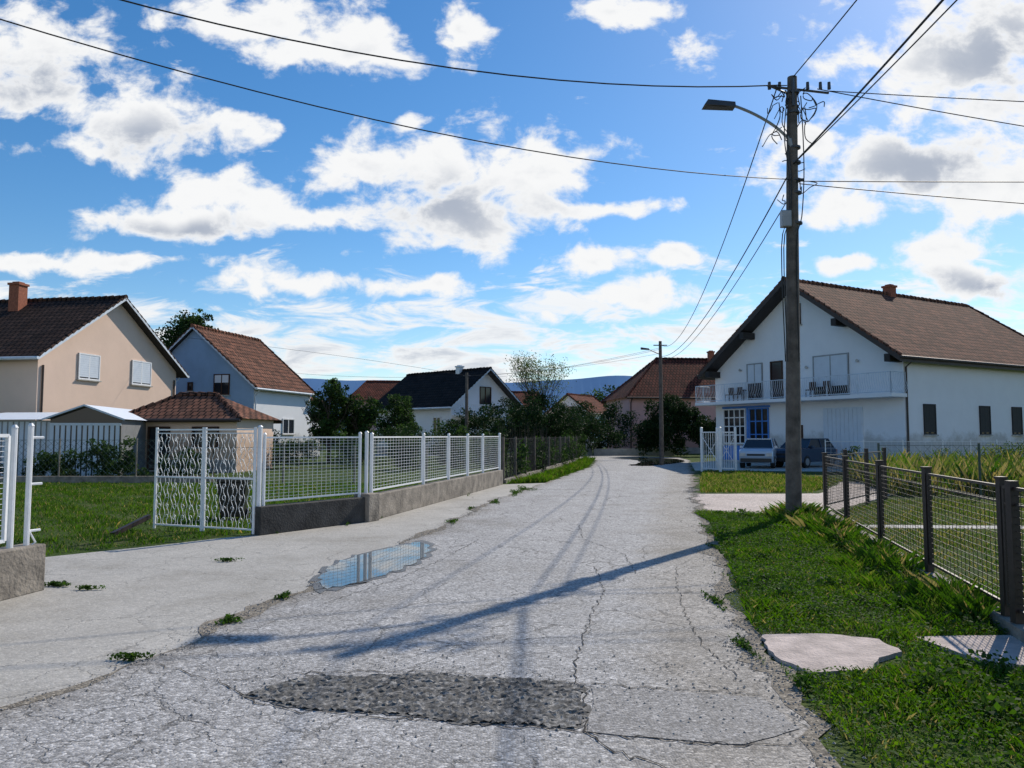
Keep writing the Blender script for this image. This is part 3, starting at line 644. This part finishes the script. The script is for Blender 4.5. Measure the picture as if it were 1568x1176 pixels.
mb.obj('purlin_ends',['soffit'],e)
mb=MB()
for (y_,z_) in ((5.7,5.4),(10.6,5.6),(2.5,5.5)): mb.tube([(-.02,y_,z_),(-.14,y_,z_+.02)],[.05,.09],8)
mb.obj('wall_lamps',['lightcon'],e)
chimney(e,8.7,6.4,10.0,11.0,.55)
mb=MB()
for (cy) in (4.2,5.1,9.3,10.4,11.1):
    mb.box(-.75,-.35,cy-.2,cy+.2,4.08,4.12); mb.box(-.39,-.35,cy-.2,cy+.2,4.12,4.55)
    for dx_ in (-.72,-.39):
        for dy_ in (-.18,.16): mb.box(dx_,dx_+.03,cy+dy_,cy+dy_+.03,3.69,4.08)
mb.box(-.9,-.35,9.65,10.05,4.3,4.34); mb.box(-.65,-.6,9.83,9.87,3.69,4.3)
mb.obj('balcony_chairs',['brownwood'],e)

e=house('beige_house',(-20.8,47.5),R(170),10.97,12.5,5.35,9.2,.5,.4,.5,'plbeige','plbeige','tdark',fascia='trimblue')
window(e,'F',6.8,8.35,4.5,5.85,'glass','white',.95,2); window(e,'F',2.5,4.2,4.5,5.88,'glass','white',.95,2)
window(e,'F',6.6,8.35,1.2,2.8,'glass','white',.6,2); window(e,'F',2.5,4.2,1.2,2.8,'glass','white',.6,2); window(e,'N',2,3.4,1.2,2.8,'glass','white',.3,2)
chimney(e,5.5,6.4,8,10.0,.62)
mb=MB(); mb.tube([(-.06,10.7,5.0),(-.06,10.7,.2)],.05,8); mb.tube([(-.06,.25,5.0),(-.06,.25,.2)],.05,8); mb.obj('downpipes',['fascia'],e)
e=house('blue_house',(-17.0,50.6),R(76.3),9.1,7.6,4.75,8.97,.35,.3,.35,'plblue','plwhite','tbrown',fascia='trimblue')
window(e,'F',1.8,3.0,4.3,5.7,'glass','brownwood',.4,2); window(e,'F',4.6,5.0,4.6,5.2,'glass','brownwood',0,1)
window(e,'S',1.2,2.4,1.7,2.8,'glass','white',0,2); window(e,'S',3.6,5.2,1.7,2.8,'glass','white',0,2)
mb=MB(); mb.box(7.62,9.2,-.02,5,0,4.3); mb.obj('annex_wall',['plwhite'],e)
mb=MB(); mb.add([(7.6,-.5,4.15),(9.6,-.5,4.15),(9.6,5,4.15),(7.6,5,4.15),(7.6,1,4.9),(9.0,1.5,4.9)],[(0,1,5,4),(1,2,5),(2,3,4,5),(0,4,3),(0,3,2,1)]); mb.obj('annex_roof',['tbrown'],e)
e=house('dark_roof_house',(.3,70.6),R(137),8.0,10.2,4.0,7.5,.8,.5,.7,'plwhite','plwhite','tblack',fascia='trimblue')
window(e,'N',1.2,2.2,1.9,3.2,'glass','white',0,2); window(e,'N',4.6,5.8,1.9,3.2,'glass','white',0,2); window(e,'F',3.2,4.6,4.3,5.9,'glass','brownwood',0,2); window(e,'F',5.8,6.8,1.6,3,'glass','white',0,2); window(e,'F',1.4,2.6,1.6,3,'glass','white',0,2)
mb=MB(); mb.box(-1.3,-.003,1.5,7.8,3.2,3.35)
for i in range(28): mb.box(-1.28,-1.24,1.5+i*.23,1.54+i*.23,3.35,4.2)
mb.box(-1.3,-1.22,1.5,7.8,4.2,4.26); mb.obj('balcony',['white'],e)
chimney(e,3,4.2,6.8,7.9,.5,'white')
e=house('pink_house',(10.4,68.0),R(6),9,16,5.0,8.9,.4,.4,.5,'plpink','plpink','tred',hip=4.2)
window(e,'S',2,3.4,1.9,3.4,'glass','white',0,2); window(e,'S',5.5,7,1.9,3.4,'glass','white',0,2); chimney(e,9,4,8.2,9.6)
e=house('red_roof_house',(10.2,102),R(60),6,8,4.6,7.2,.4,.4,.4,'plwhite','plwhite','tred'); window(e,'F',2,3.2,4.4,5.6)
e=house('red_roof_house',(-20,95),R(5),8,7,6.0,8.6,.4,.4,.4,'plpink','plpink','tred',hip=2)
e=house('red_roof_house',(-1,98),R(10),8,5,5.0,7.4,.4,.4,.4,'plbeige','plbeige','tred')
e=house('garden_outbuilding',(-17.0,34.0),R(-4),4.2,5.0,2.35,3.5,.3,.3,.3,'plbeige','plbeige','tbrown',hip=1.6,hipb=2.2)
window(e,'S',1.0,2.0,.1,2.0,'glass','brownwood',0,1,'door'); window(e,'S',3.0,4.2,1.1,2.0,'glass','brownwood',0,2)
e=empty('metal_shed',(-18.1,30.2,0),R(10)); mb=MB()
Wd=2.6; Ld=6
mb.add([(0,0,0),(Wd,0,0),(Wd,0,2.25),(Wd/2,0,2.72),(0,0,2.25)],[(0,1,2,3,4)],2); mb.add([(0,0,0),(0,Ld,0),(0,Ld,2.25),(0,0,2.25)],[(0,3,2,1)],0); mb.add([(Wd,0,0),(Wd,Ld,0),(Wd,Ld,2.25),(Wd,0,2.25)],[(0,1,2,3)],0)
mb.box(-4.0,-.02,.3,Ld,0,2.2,0)
for i in range(13): x_=i*.2; mb.box(x_,x_+.14,-.03,-.003,0,2.0,1)
for i in range(20): x_=-4+i*.2; mb.box(x_,x_+.14,.27,.297,0,2.15,1)
mb.box(.0,Wd,-.05,-.0,2.0,2.1,1)
mb.obj('corrugated_walls',['grey','shut','glass'],e)
mb=MB()
mb.add([(-.2,-.3,2.25),(-.2,Ld,2.25),(Wd/2,Ld,2.82),(Wd/2,-.3,2.82),(Wd+.2,Ld,2.25),(Wd+.2,-.3,2.25)],[(0,3,2,1),(3,5,4,2)],0)
mb.add([(-.2,-.3,2.19),(Wd/2,-.3,2.76),(Wd/2,-.3,2.83),(-.2,-.3,2.26)],[(0,1,2,3)],0); mb.add([(Wd+.2,-.3,2.19),(Wd/2,-.3,2.76),(Wd/2,-.3,2.83),(Wd+.2,-.3,2.26)],[(3,2,1,0)],0)
mb.add([(-4.2,0,2.2),(-.2,0,2.24),(-.2,Ld,2.7),(-4.2,Ld,2.66)],[(0,1,2,3)],0)
mb.obj('shed_roof',['shut'],e)

# ------------------------------------------------------------------ poles, wires
e=empty('utility_pole'); mb=MB()
bx,by=5.32,14.67; tx=5.50
mb.tube([(bx,by,0),(bx+.06,by,3),(tx-.05,by,6.5),(tx,by,8.62)],[.15,.13,.11,.09],14); mb.tube([(bx,by,0),(bx,by,.12)],[.22,.17],12)
mb.obj('pole_shaft',['polecon'],e,smooth=False)
mb=MB()
mb.tube([(tx,by,8.25),(tx-.42,by-.02,8.42)],.02,5); mb.tube([(tx-.5,by-.05,8.42),(tx+.75,by+.1,8.35)],.025,5)
for dx_ in (-.45,-.25,.3,.55,.72): mb.tube([(tx+dx_,by,8.38),(tx+dx_,by,8.52)],[.035,.03],8)
mb.tube([(tx-.03,by-.11,8.0),(tx-.03,by-.11,8.55)],.03,5)
for z in (8.3,7.9,7.2,6.9,6.55,6.3,5.7): mb.tube([(tx-.0,by,z-.02),(tx+.0,by,z+.02)],.125,12)
mb.tube([(tx-.16,by-.05,6.55),(tx+.16,by-.05,6.55)],.03,6)
mb.obj('cross_arm',['lampgrey'],e)
mb=MB()
mb.tube(catmull([(tx-.05,by-.05,7.30),(tx-.4,by-.12,7.58),(tx-.8,by-.2,7.78),(tx-1.13,by-.25,7.90),(tx-1.25,by-.28,7.92)],4),.028,8,0)
mb.tube([(tx-.1,by-.05,7.36),(tx-.03,by-.05,7.1)],.05,8)
mb.add([(4.27,14.28,7.87),(4.27,14.5,7.87),(3.67,14.52,7.90),(3.67,14.26,7.90),(4.27,14.31,7.97),(4.27,14.47,7.97),(3.75,14.47,8.02),(3.75,14.31,8.02)],[(0,1,2,3),(7,6,5,4),(0,4,5,1),(1,5,6,2),(2,6,7,3),(3,7,4,0)],1)
mb.add([(4.1,14.31,7.868),(4.1,14.47,7.868),(3.72,14.48,7.892),(3.72,14.30,7.892)],[(0,1,2,3)],2)
mb.obj('street_lamp_arm',['grey','lampgrey','lampgrey'],e)
mb=MB(); mb.box(tx-.32,tx-.14,by-.18,by-.02,5.6,5.92); mb.obj('junction_box',['grey'],e,bevel=.015)
mb=MB()
for i in range(30):
    zc=random.uniform(6.2,8.5); a=Vector((tx+random.uniform(-.3,.3),by+random.uniform(-.15,.1),zc))
    if i<18: zc=random.uniform(7.9,8.5); a.z=zc
    pts=[a]; p=a.copy()
    for j in range(4): p=p+Vector((random.uniform(-.16,.16),random.uniform(-.06,.06),random.uniform(-.25,.12))); pts.append(p.copy())
    mb.tube(catmull(pts,4),.010,4,0,False)
for dx_ in (-.14,-.1,.12): mb.tube(catmull([(tx+dx_,by-.1,8.2),(tx+dx_*1.4-.03,by-.12,7.4),(tx+dx_*1.1,by-.13,6.6),(tx+dx_-.05,by-.13,5.8),(bx+dx_*1.1,by-.13,5.2),(bx+dx_*1.0,by-.16,3)],4),.011,4,0,False)
mb.obj('tangled_cables',['wire'],e)
def wirepts(p0,pm,p1,ext=0.0,n=26):
    p0,pm,p1=map(Vector,(p0,pm,p1)); d=(p1-p0); d.z=0; Ln=d.length; s=((pm-p0).dot(d)/Ln)/Ln
    A=np.array([[0,0,1],[s*s,s,1],[1,1,1]]); c=np.linalg.solve(A,[p0.z,pm.z,p1.z])
    return [(p0.x+d.x*t,p0.y+d.y*t,c[0]*t*t+c[1]*t+c[2]) for t in np.linspace(0,1+ext,n)]
e=empty('overhead_wires'); mb=MB()
def wire(p0,pm,p1,r=.011,ext=0,n=26): mb.tube(wirepts(p0,pm,p1,ext,n),r*.85,5,0,False)
wire((5.25,14.6,8.43),(-1.45,12.34,7.74),(-5.8,10.9,8.0),.015,1.0)
wire((5.4,14.6,6.55),(-.55,11.78,6.19),(-6.2,9.0,6.63),.011,.6)
wire((5.5,14.6,8.6),(5.42,10,8.42),(5.3,3,8.4),.013,1)
wire((5.45,14.6,6.85),(5.35,9.2,6.98),(5.2,3,7.3),.02,.6); wire((5.5,14.6,6.9),(5.55,9.2,7.02),(5.6,3,7.35),.012,.6)
wire((6.2,14.7,8.36),(10.1,14.9,8.22),(18,15.2,8.1),.012,1); wire((6.0,14.7,8.40),(10.6,15.5,7.98),(19,17,7.5),.012,1)
wire((5.6,14.7,6.55),(10.2,15,6.62),(18,15.4,6.8),.012,1); wire((5.6,14.7,6.5),(10.8,15.9,6.5),(19,18,6.7),.012,1)
fp=(10.85,56.0)
wire((5.2,14.7,8.4),(7.6,32,6.6),(10.8,56,8.3),.014,0,40); wire((5.4,14.7,6.7),(7.9,32,6.0),(10.8,56,7.4),.016,0,40); wire((5.5,14.7,6.4),(8.0,32,5.75),(10.85,56,7.2),.012,0,40)
wire((10.8,56,7.9),(4,60,6.9),(-3,64,6.6),.012); wire((10.8,56,8.0),(0,68,6.9),(-16,85,7.5),.012); wire((-2.95,50,5.5),(-10,52,5.6),(-17,55,6.2),.01); wire((-2.95,50,5.5),(4,53,6.3),(10.8,56,7.6),.01)
wire((-2.95,50,5.5),(-20,46,7.5),(-44,40,8),.01)
mb.obj('cables',['wire'],e)
e=empty('utility_pole'); mb=MB(); mb.tube([(fp[0],fp[1],0),(fp[0],fp[1],8.5)],[.17,.11],10,0); mb.tube([(fp[0]-.5,fp[1],8.2),(fp[0]+.5,fp[1],8.2)],.04,5,1)
mb.tube([(fp[0],fp[1],7.5),(fp[0]-.9,fp[1]-.1,7.9)],.035,5,1); mb.tube([(fp[0]-.85,fp[1]-.1,7.9),(fp[0]-1.45,fp[1]-.15,7.95)],[.07,.1],6,1)
mb.obj('pole_shaft',['polecon','lampgrey'],e)
e=empty('utility_pole'); mb=MB(); mb.tube([(-2.95,50,0),(-2.95,50,5.7)],[.13,.09],8,0); mb.tube([(-3.2,50,5.5),(-2.7,50,5.5)],.03,5,1); mb.obj('pole_shaft',['polecon','lampgrey'],e)

# ------------------------------------------------------------------ vegetation
def limbs(mb,base,h,spread,n,r0,depth=2,seed=1):
    rd=random.Random(seed); tips=[]
    base=Vector(base); top=base+Vector((rd.uniform(-.1,.1),rd.uniform(-.1,.1),h*.45)); mb.tube([base,base.lerp(top,.5)+Vector((.03,0,0)),top],[r0,r0*.8,r0*.65],8)
    def grow(p,d,l,r,k):
        q=p+d*l*.5+Vector((rd.uniform(-.05,.05),rd.uniform(-.05,.05),0))*l; t=p+d*l+Vector((0,0,.1*l))
        mb.tube([p,q,t],[r,r*.75,r*.5],5); tips.append(t)
        if k>0:
            for i in range(3):
                nd=(d+Vector((rd.uniform(-.6,.6),rd.uniform(-.6,.6),rd.uniform(-.1,.6)))).normalized(); grow(q.lerp(t,rd.random()),nd,l*.65,r*.5,k-1)
    for i in range(n):
        a=2*math.pi*i/n+rd.uniform(-.4,.4); d=Vector((math.cos(a)*spread,math.sin(a)*spread,1)).normalized(); grow(base.lerp(top,rd.uniform(.5,1)),d,h*.38,r0*.5,depth)
    return tips
def tree(name,x,y,h,r,n,size,mats=('hedge','hedge2'),seed=1,crown0=.35,trunk=.14,spread=.7,nc=30,sp=1.0):
    e=empty(name); mb=MB(); limbs(mb,(x,y,0),h*.66,spread,6,trunk,2,seed); mb.obj('trunk_and_limbs',['bark'],e)
    zc=h*(1+crown0)/2; rz=h*(1-crown0)/2
    ells=[(x,y,zc,r*.75,r*.75,rz)]
    for i in range(5):
        a=i*1.26+seed; ells.append((x+math.cos(a)*r*.5,y+math.sin(a)*r*.5,zc+rz*.5*math.sin(i*2.1+seed),r*.5,r*.5,rz*.5))
    leafcloud('foliage',ells,n,size,mats,parent=e,nc=nc,spread=sp); return e
tree('fruit_tree',-10.9,46,5.4,1.6,10000,.15,('hedge2','hedge'),3,.1)
tree('fruit_tree',-9.2,47,4.5,1.6,8000,.15,('hedge2','hedge'),5,.1)
tree('fruit_tree',-8.6,58,5.0,1.9,8000,.16,('hedge2','hedge'),6,.1)
tree('deciduous_tree',-26.4,62,11.8,3.5,16000,.24,('hedge2','hedge'),8,.45,.25,nc=44)
e=empty('sparse_tree'); mb=MB(); tips=limbs(mb,(2.1,58,0),6.3,.42,11,.10,3,4); mb.obj('trunk_and_limbs',['bark'],e)
T=np.array([tuple(t) for t in tips]); k=rng.integers(0,len(T),4200); c=T[k]+rng.normal(0,.2,(4200,3)); npmesh('foliage',leafquads(c,.11),rng.integers(0,2,4200),('leafy','hedge'),e)
leafcloud('hedge',[(-1.6,50,1.7,2.2,1.6,2.2),(1.0,52,2.1,2.2,1.8,2.5),(3.4,54,2.0,2.1,1.6,2.5),(5.2,60,2.0,2.3,1.5,2.6),(7.4,62.8,1.6,2.2,1.2,1.9),(2.2,57,2.6,2.6,2,2.7),(-3.5,56,1.7,2.2,1.6,2.1),(5.0,66,2.5,3,2,2.8),(8.6,66,2.4,2.3,1.5,2.5),(-.2,55,2.3,2.3,1.6,2.5)],58000,.15,('hedge2','hedge2','hedge'),nc=36)
leafcloud('ivy_bush',[(11.6,59.2,2.3,2.1,1.7,2.7),(13.5,59.5,2.1,2.0,1.7,2.5),(10.4,59.6,1.4,1.5,1,1.8),(15.2,59.2,1.6,1.6,1.2,2.0),(12.4,59.2,3.7,1.6,1.3,1.4)],32000,.15,('hedge2','hedge2','hedge'),nc=36)
leafcloud('garden_shrubs',[(-10.8,38,.8,1.6,1,1.0),(-7.8,39,.9,1.8,1,1.1),(-5.0,37,1.0,1.3,1,1.2),(-2.9,38,.8,1.6,1,1.0),(-13.5,44,1.0,2.0,1,1.2),(-7,44,1.1,2.4,1,1.2),(-4.6,35,.9,.7,.7,1.4),(-3.4,44,1.3,2.0,1.2,1.4),(-1.0,40,.9,1.5,1.2,1.2),(-6.5,50,1.4,1.8,1.4,1.8)],28000,.12,('hedge','hedge2'))
leafcloud('garden_vines',[(-16.5,28.2,.5,1.6,.6,1.0),(-14.2,28,.6,1.4,.6,1.0),(-12.4,28.6,.45,1.4,.6,.75),(-19.5,28,.4,1.4,.6,.7),(-15.2,28.4,.9,.5,.4,.8)],14000,.1,('hedge','hedge2'))
leafcloud('roadside_shrub',[(1.0,34,.7,.5,1.5,1.0),(1.8,38.5,.6,.5,1.5,.9),(.3,29.5,.7,.4,1.6,.9),(2.6,43,.7,.8,2,1.1),(3.4,47,.8,.8,2,1.2),(-.8,31,.8,1.0,2,1.1),(4.3,51.5,.9,.9,1.5,1.2)],16000,.10,('hedge','hedge2'))
mb=MB()
for i in range(110):
    x_=random.uniform(-.6,1.6); y_=27.5+ (x_+.5)*4+random.uniform(-.8,.8); h=random.uniform(1.1,2.2); lx=random.uniform(-.2,.2)
    mb.tube([(x_,y_,0),(x_+lx*.4,y_,h*.6),(x_+lx,y_+random.uniform(-.1,.1),h)],[.014,.01,.005],4)
mb.obj('dry_stalks',['bark'])
ells=[]
for i in range(46):
    x_=-95+i*4.6+random.uniform(-1.5,1.5); h=random.uniform(2.6,4.3); ells.append((x_,115+random.uniform(-8,14),h*.85,3.2,2.5,h))
ells+=[(12,112,5.5,3.5,3,4.4),(15,114,5.2,3.5,3,4.4),(9,116,4.8,3,3,4.0),(18,112,5,3.5,3,4.2),(-19.5,84,2.4,2.5,2,2.6),(-24,80,3.0,3,2,3.0),(-16,86,2.6,3,2,2.7),(1,88,3,3,2,2.9),(8.5,92,2.8,3,2,2.9),(19,90,4,3,2,4)]
leafcloud('distant_trees',ells,56000,.38,('hedge2','hedge'),nc=18)
leafcloud('weeds_by_pole',[(5.6,14.6,.12,.45,.3,.22),(5.0,14.75,.1,.25,.2,.18)],900,.05,('hedge','leafy'))
leafcloud('yard_shrubs',[(14.4,32.6,.6,.5,.5,1.0),(22,33.5,.7,2,.8,.8),(27,35.5,.8,2.5,.8,.9),(17.5,31.8,.5,1.2,.5,.7),(19.5,31,.6,1.2,.8,.7)],8000,.08,('hedge','leafy'))

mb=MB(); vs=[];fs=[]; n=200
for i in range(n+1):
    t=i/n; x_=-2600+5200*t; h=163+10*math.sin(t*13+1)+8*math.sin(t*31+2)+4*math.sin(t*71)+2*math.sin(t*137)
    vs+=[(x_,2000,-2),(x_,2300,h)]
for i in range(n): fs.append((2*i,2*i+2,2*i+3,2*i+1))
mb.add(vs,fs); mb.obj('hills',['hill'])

# ------------------------------------------------------------------ bin and cars
e=empty('trash_bin',(-5.35,14.9,0),R(10)); mb=MB()
mb.add([(-.2,-.2,.06),(.2,-.2,.06),(.2,.2,.06),(-.2,.2,.06),(-.27,-.26,.72),(.27,-.26,.72),(.27,.26,.72),(-.27,.26,.72)],[(0,3,2,1),(0,1,5,4),(1,2,6,5),(2,3,7,6),(3,0,4,7),(4,5,6,7)])
mb.obj('bin_body',['plastic'],e,bevel=.02); mb=MB(); mb.box(-.29,.29,-.3,.28,.725,.79); mb.tube([(-.25,.32,.76),(.25,.32,.76)],.02,6); mb.obj('lid',['plastic'],e,bevel=.02)
mb=MB(); mb.tube([(-.25,.18,.1),(-.2,.18,.1)],.1,14); mb.tube([(.2,.18,.1),(.25,.18,.1)],.1,14); mb.obj('wheels',['tyre'],e)
def car(name,x,y,rz,paint):
    e=empty(name,(x,y,0),rz); mb=MB()
    prof=[(-1.9,.35),(-1.95,.6),(-1.88,.85),(-1.7,.95),(-1.0,1.0),(1.35,1.02),(1.75,.98),(1.9,.7),(1.92,.4),(1.8,.3),(-1.8,.28)]
    ys=[(-.80,.96),(-.74,1),(.74,1),(.80,.96)]
    k=len(prof); rings=[]
    for yy,s in ys: rings.append([(px*s,yy,.28+(pz-.28)*(s if abs(yy)<.78 else .93)) for px,pz in prof])
    vs=[v for r_ in rings for v in r_]; fs=[]
    for i in range(3):
        for j in range(k): fs.append((i*k+j,i*k+(j+1)%k,(i+1)*k+(j+1)%k,(i+1)*k+j))
    fs.append(tuple(range(k))[::-1]); fs.append(tuple(3*k+j for j in range(k))); mb.add(vs,fs,0)
    lo=[(-1.05,.98),(1.6,1.0)]; hi=[(-.45,1.42),(1.3,1.42)]
    V=[(lo[0][0],-.72,lo[0][1]),(lo[1][0],-.72,lo[1][1]),(lo[1][0],.72,lo[1][1]),(lo[0][0],.72,lo[0][1]),(hi[0][0],-.58,hi[0][1]),(hi[1][0],-.58,hi[1][1]),(hi[1][0],.58,hi[1][1]),(hi[0][0],.58,hi[0][1])]
    mb.add(V,[(0,1,5,4),(1,2,6,5),(2,3,7,6),(3,0,4,7)],1)
    mb.box(hi[0][0]-.03,hi[1][0]+.05,-.6,.6,1.4,1.46,0)
    for s in (-1,1):
        for (a,b_) in (((lo[0][0],lo[0][1]),(hi[0][0],hi[0][1])),((lo[1][0],lo[1][1]),(hi[1][0],hi[1][1])),((.35,1.0),(.38,1.42))):
            mb.tube([(a[0],s*.73,a[1]),(b_[0],s*.59,b_[1])],.035,4,0)
        for cx in (-1.2,1.2):
            mb.tube([(cx,s*.62,.3),(cx,s*.82,.3)],.3,18,2); mb.tube([(cx,s*.8,.3),(cx,s*.835,.3)],.18,14,4)
        mb.box(-1.965,-1.86,s*.62-.14,s*.62+.14,.6,.76,3); mb.box(1.86,1.94,s*.66-.09,s*.66+.09,.62,.9,5)
        mb.box(-.75,-.6,s*.82-.08,s*.82+.08,.98,1.1,0)
    mb.box(-2.0,-1.88,-.72,.72,.32,.5,6); mb.box(1.86,1.98,-.72,.72,.32,.52,6); mb.box(-1.975,-1.955,-.25,.25,.38,.48,3); mb.box(-1.96,-1.85,-.42,.42,.62,.72,6)
    mb.obj('car_body',[paint,'glass','tyre','lightglass','grey','redlight','plastic'],e,bevel=.02)
car('parked_car',12.6,39.2,R(66),'carpaint'); car('parked_car',15.0,39.6,R(40),'carblue')

# ------------------------------------------------------------------ camera
cam=bpy.data.cameras.new('camera'); co=bpy.data.objects.new('camera',cam); col.objects.link(co); co.location=(0,0,1.6); co.rotation_euler=(R(90+3.84),0,0)
cam.lens=27.05; cam.sensor_width=36; cam.clip_end=6000; scene.camera=co
# ------------------------------------------------------------------ sun + sky
EL=R(37.5); AZ=math.atan2(.6,.8)
S=Vector((math.sin(AZ)*math.cos(EL),math.cos(AZ)*math.cos(EL),math.sin(EL)))
sl=bpy.data.lights.new('sun','SUN'); sl.energy=4.5; sl.angle=R(.5); sl.color=(1,.92,.80); so=bpy.data.objects.new('sun',sl); col.objects.link(so); so.rotation_euler=S.to_track_quat('Z','Y').to_euler()
w=bpy.data.worlds.new('World'); scene.world=w; w.use_nodes=True; nt=w.node_tree; L=nt.links
w.cycles.sampling_method='MANUAL'; w.cycles.sample_map_resolution=512
bg=nt.nodes['Background']; bg.inputs['Strength'].default_value=.13
sky=N(nt,'ShaderNodeTexSky',sky_type='NISHITA'); sky.sun_disc=False; sky.sun_elevation=EL; sky.sun_rotation=AZ; sky.air_density=1.0; sky.dust_density=.25; sky.ozone_density=3.0
hs=N(nt,'ShaderNodeHueSaturation'); hs.inputs['Saturation'].default_value=1.3; L.new(sky.outputs[0],hs.inputs['Color'])
blobs=[(-.655,.505,.10,.065),(-.495,.417,.085,.055),(-.367,.415,.035,.018),(-.582,.383,.045,.017),(-.334,.556,.11,.035),(-.23,.521,.09,.03),(-.064,.543,.035,.035),(.149,.569,.07,.022),(.262,.513,.033,.025),
(-.073,.344,.115,.065),(-.195,.35,.08,.03),(.04,.357,.095,.028),(-.073,.292,.105,.045),(.118,.299,.08,.012),(-.36,.318,.1,.026),(-.25,.285,.06,.018),(-.42,.281,.1,.026),(-.125,.419,.032,.012),
(.62,.50,.14,.12),(.50,.361,.13,.05),(.623,.335,.11,.055),(.405,.391,.055,.028),(.44,.30,.07,.024),(.588,.25,.048,.018),(.62,.207,.1,.024),(.218,.242,.026,.011),(.431,.229,.03,.012),(.031,.156,.03,.014),
(-.112,.2,.046,.016),(-.29,.199,.1,.018),(-.569,.227,.16,.012),(.105,.235,.06,.018),(.153,.188,.09,.024)]
darks=[(.64,.51,.085,.06),(.53,.355,.09,.03),(-.085,.30,.10,.035),(-.49,.395,.07,.025),(-.65,.48,.07,.03),(-.42,.272,.08,.013),(.63,.20,.08,.012)]
def vm(op,a=None,b_=None,c=None):
    x_=nt.nodes.new('ShaderNodeVectorMath'); x_.operation=op
    for i,q in enumerate((a,b_,c)):
        if q is None: continue
        if isinstance(q,tuple): x_.inputs[i].default_value=q
        else: L.new(q,x_.inputs[i])
    return x_
def mt(op,a,b_=None,c=None):
    x_=nt.nodes.new('ShaderNodeMath'); x_.operation=op
    for i,q in enumerate((a,b_,c)):
        if q is None: continue
        if isinstance(q,(int,float)): x_.inputs[i].default_value=q
        else: L.new(q,x_.inputs[i])
    return x_.outputs[0]
def gnoise(vec,s,d,ro,di=0):
    x_=nt.nodes.new('ShaderNodeTexNoise'); x_.noise_dimensions='2D'; x_.inputs['Scale'].default_value=s; x_.inputs['Detail'].default_value=d; x_.inputs['Roughness'].default_value=ro; x_.inputs['Distortion'].default_value=di; L.new(vec,x_.inputs['Vector']); return x_
def mrange(val,a,b_,c,d,sm=True):
    x_=N(nt,'ShaderNodeMapRange')
    if sm: x_.interpolation_type='SMOOTHSTEP'
    x_.inputs['From Min'].default_value=a; x_.inputs['From Max'].default_value=b_; x_.inputs['To Min'].default_value=c; x_.inputs['To Max'].default_value=d; L.new(val,x_.inputs['Value']); return x_.outputs[0]
tc=N(nt,'ShaderNodeTexCoord'); sp=N(nt,'ShaderNodeSeparateXYZ'); L.new(tc.outputs['Generated'],sp.inputs[0])
aY=mt('ABSOLUTE',sp.outputs['Y']); ay=mt('MAXIMUM',aY,.05)
u=mt('DIVIDE',sp.outputs['X'],ay); v_=mt('DIVIDE',sp.outputs['Z'],ay)
cb=N(nt,'ShaderNodeCombineXYZ'); L.new(u,cb.inputs[0]); L.new(v_,cb.inputs[1]); P=cb.outputs[0]
dn=gnoise(P,9,2,.5); dd=vm('SUBTRACT',dn.outputs['Color'],(.5,.5,.5)); dp=vm('MULTIPLY_ADD',dd.outputs[0],(.09,.05,0),P)
def union(bl,grow=1.0,k=.25):
    cur=None
    for (uu,vv,ru,rv) in bl:
        a=vm('MULTIPLY_ADD',dp.outputs[0],(1/(ru*grow),1/(rv*grow),0),(-uu/(ru*grow),-vv/(rv*grow),0)); ln=vm('LENGTH',a.outputs[0])
        q=mt('SUBTRACT',1,ln.outputs['Value'])
        cur=q if cur is None else mt('SMOOTH_MAX',cur,q,k)
    return cur
cur=mt('MAXIMUM',union(blobs,1.28),-1.1)
mp=vm('MULTIPLY',P,(1,1.45,1))
f1=gnoise(mp.outputs[0],13,7,.60,.15)
f2=mt('MULTIPLY',mt('SUBTRACT',f1.outputs['Fac'],.5),2.5)
base=mt('ADD',cur,f2)
mp2=vm('MULTIPLY',P,(2.8,11.0,1)); f3=gnoise(mp2.outputs[0],3.0,7,.62,.4)
bias=mrange(v_,.11,.31,.60,-.68,False)
low=mt('ADD',mt('MULTIPLY',mt('SUBTRACT',f3.outputs['Fac'],.5),3.6),bias)
alpha=mt('MAXIMUM',mrange(base,-.08,.55,0,1),mt('MULTIPLY',mrange(low,.0,.8,0,1),.95))
fade=mrange(aY,.1,.3,0,1); up=mrange(sp.outputs['Z'],-.01,.02,0,1)
alpha=mt('MULTIPLY',mt('MULTIPLY',alpha,fade),up)
dk=union(darks,1.6); sh=mt('MULTIPLY',mrange(mt('ADD',dk,mt('MULTIPLY',f2,.30)),-.1,1.0,0,.85),mrange(base,.25,1.0,0,1))
shl=mt('MULTIPLY',mrange(low,.5,1.5,0,.6),mrange(v_,.19,.11,0,1))
shn=mrange(base,.75,1.5,0,.2)
sh=mt('MAXIMUM',mt('MAXIMUM',sh,shl),shn)
mc=N(nt,'ShaderNodeMix',data_type='RGBA'); L.new(sh,mc.inputs[0]); mc.inputs[6].default_value=(7.2,7.25,7.3,1); mc.inputs[7].default_value=(2.6,3.05,3.9,1)
mx=N(nt,'ShaderNodeMix',data_type='RGBA'); L.new(alpha,mx.inputs[0]); L.new(hs.outputs[0],mx.inputs[6]); L.new(mc.outputs[2],mx.inputs[7])
L.new(mx.outputs[2],bg.inputs['Color'])
scene.view_settings.view_transform='Standard'; scene.view_settings.look='None'; scene.view_settings.exposure=0
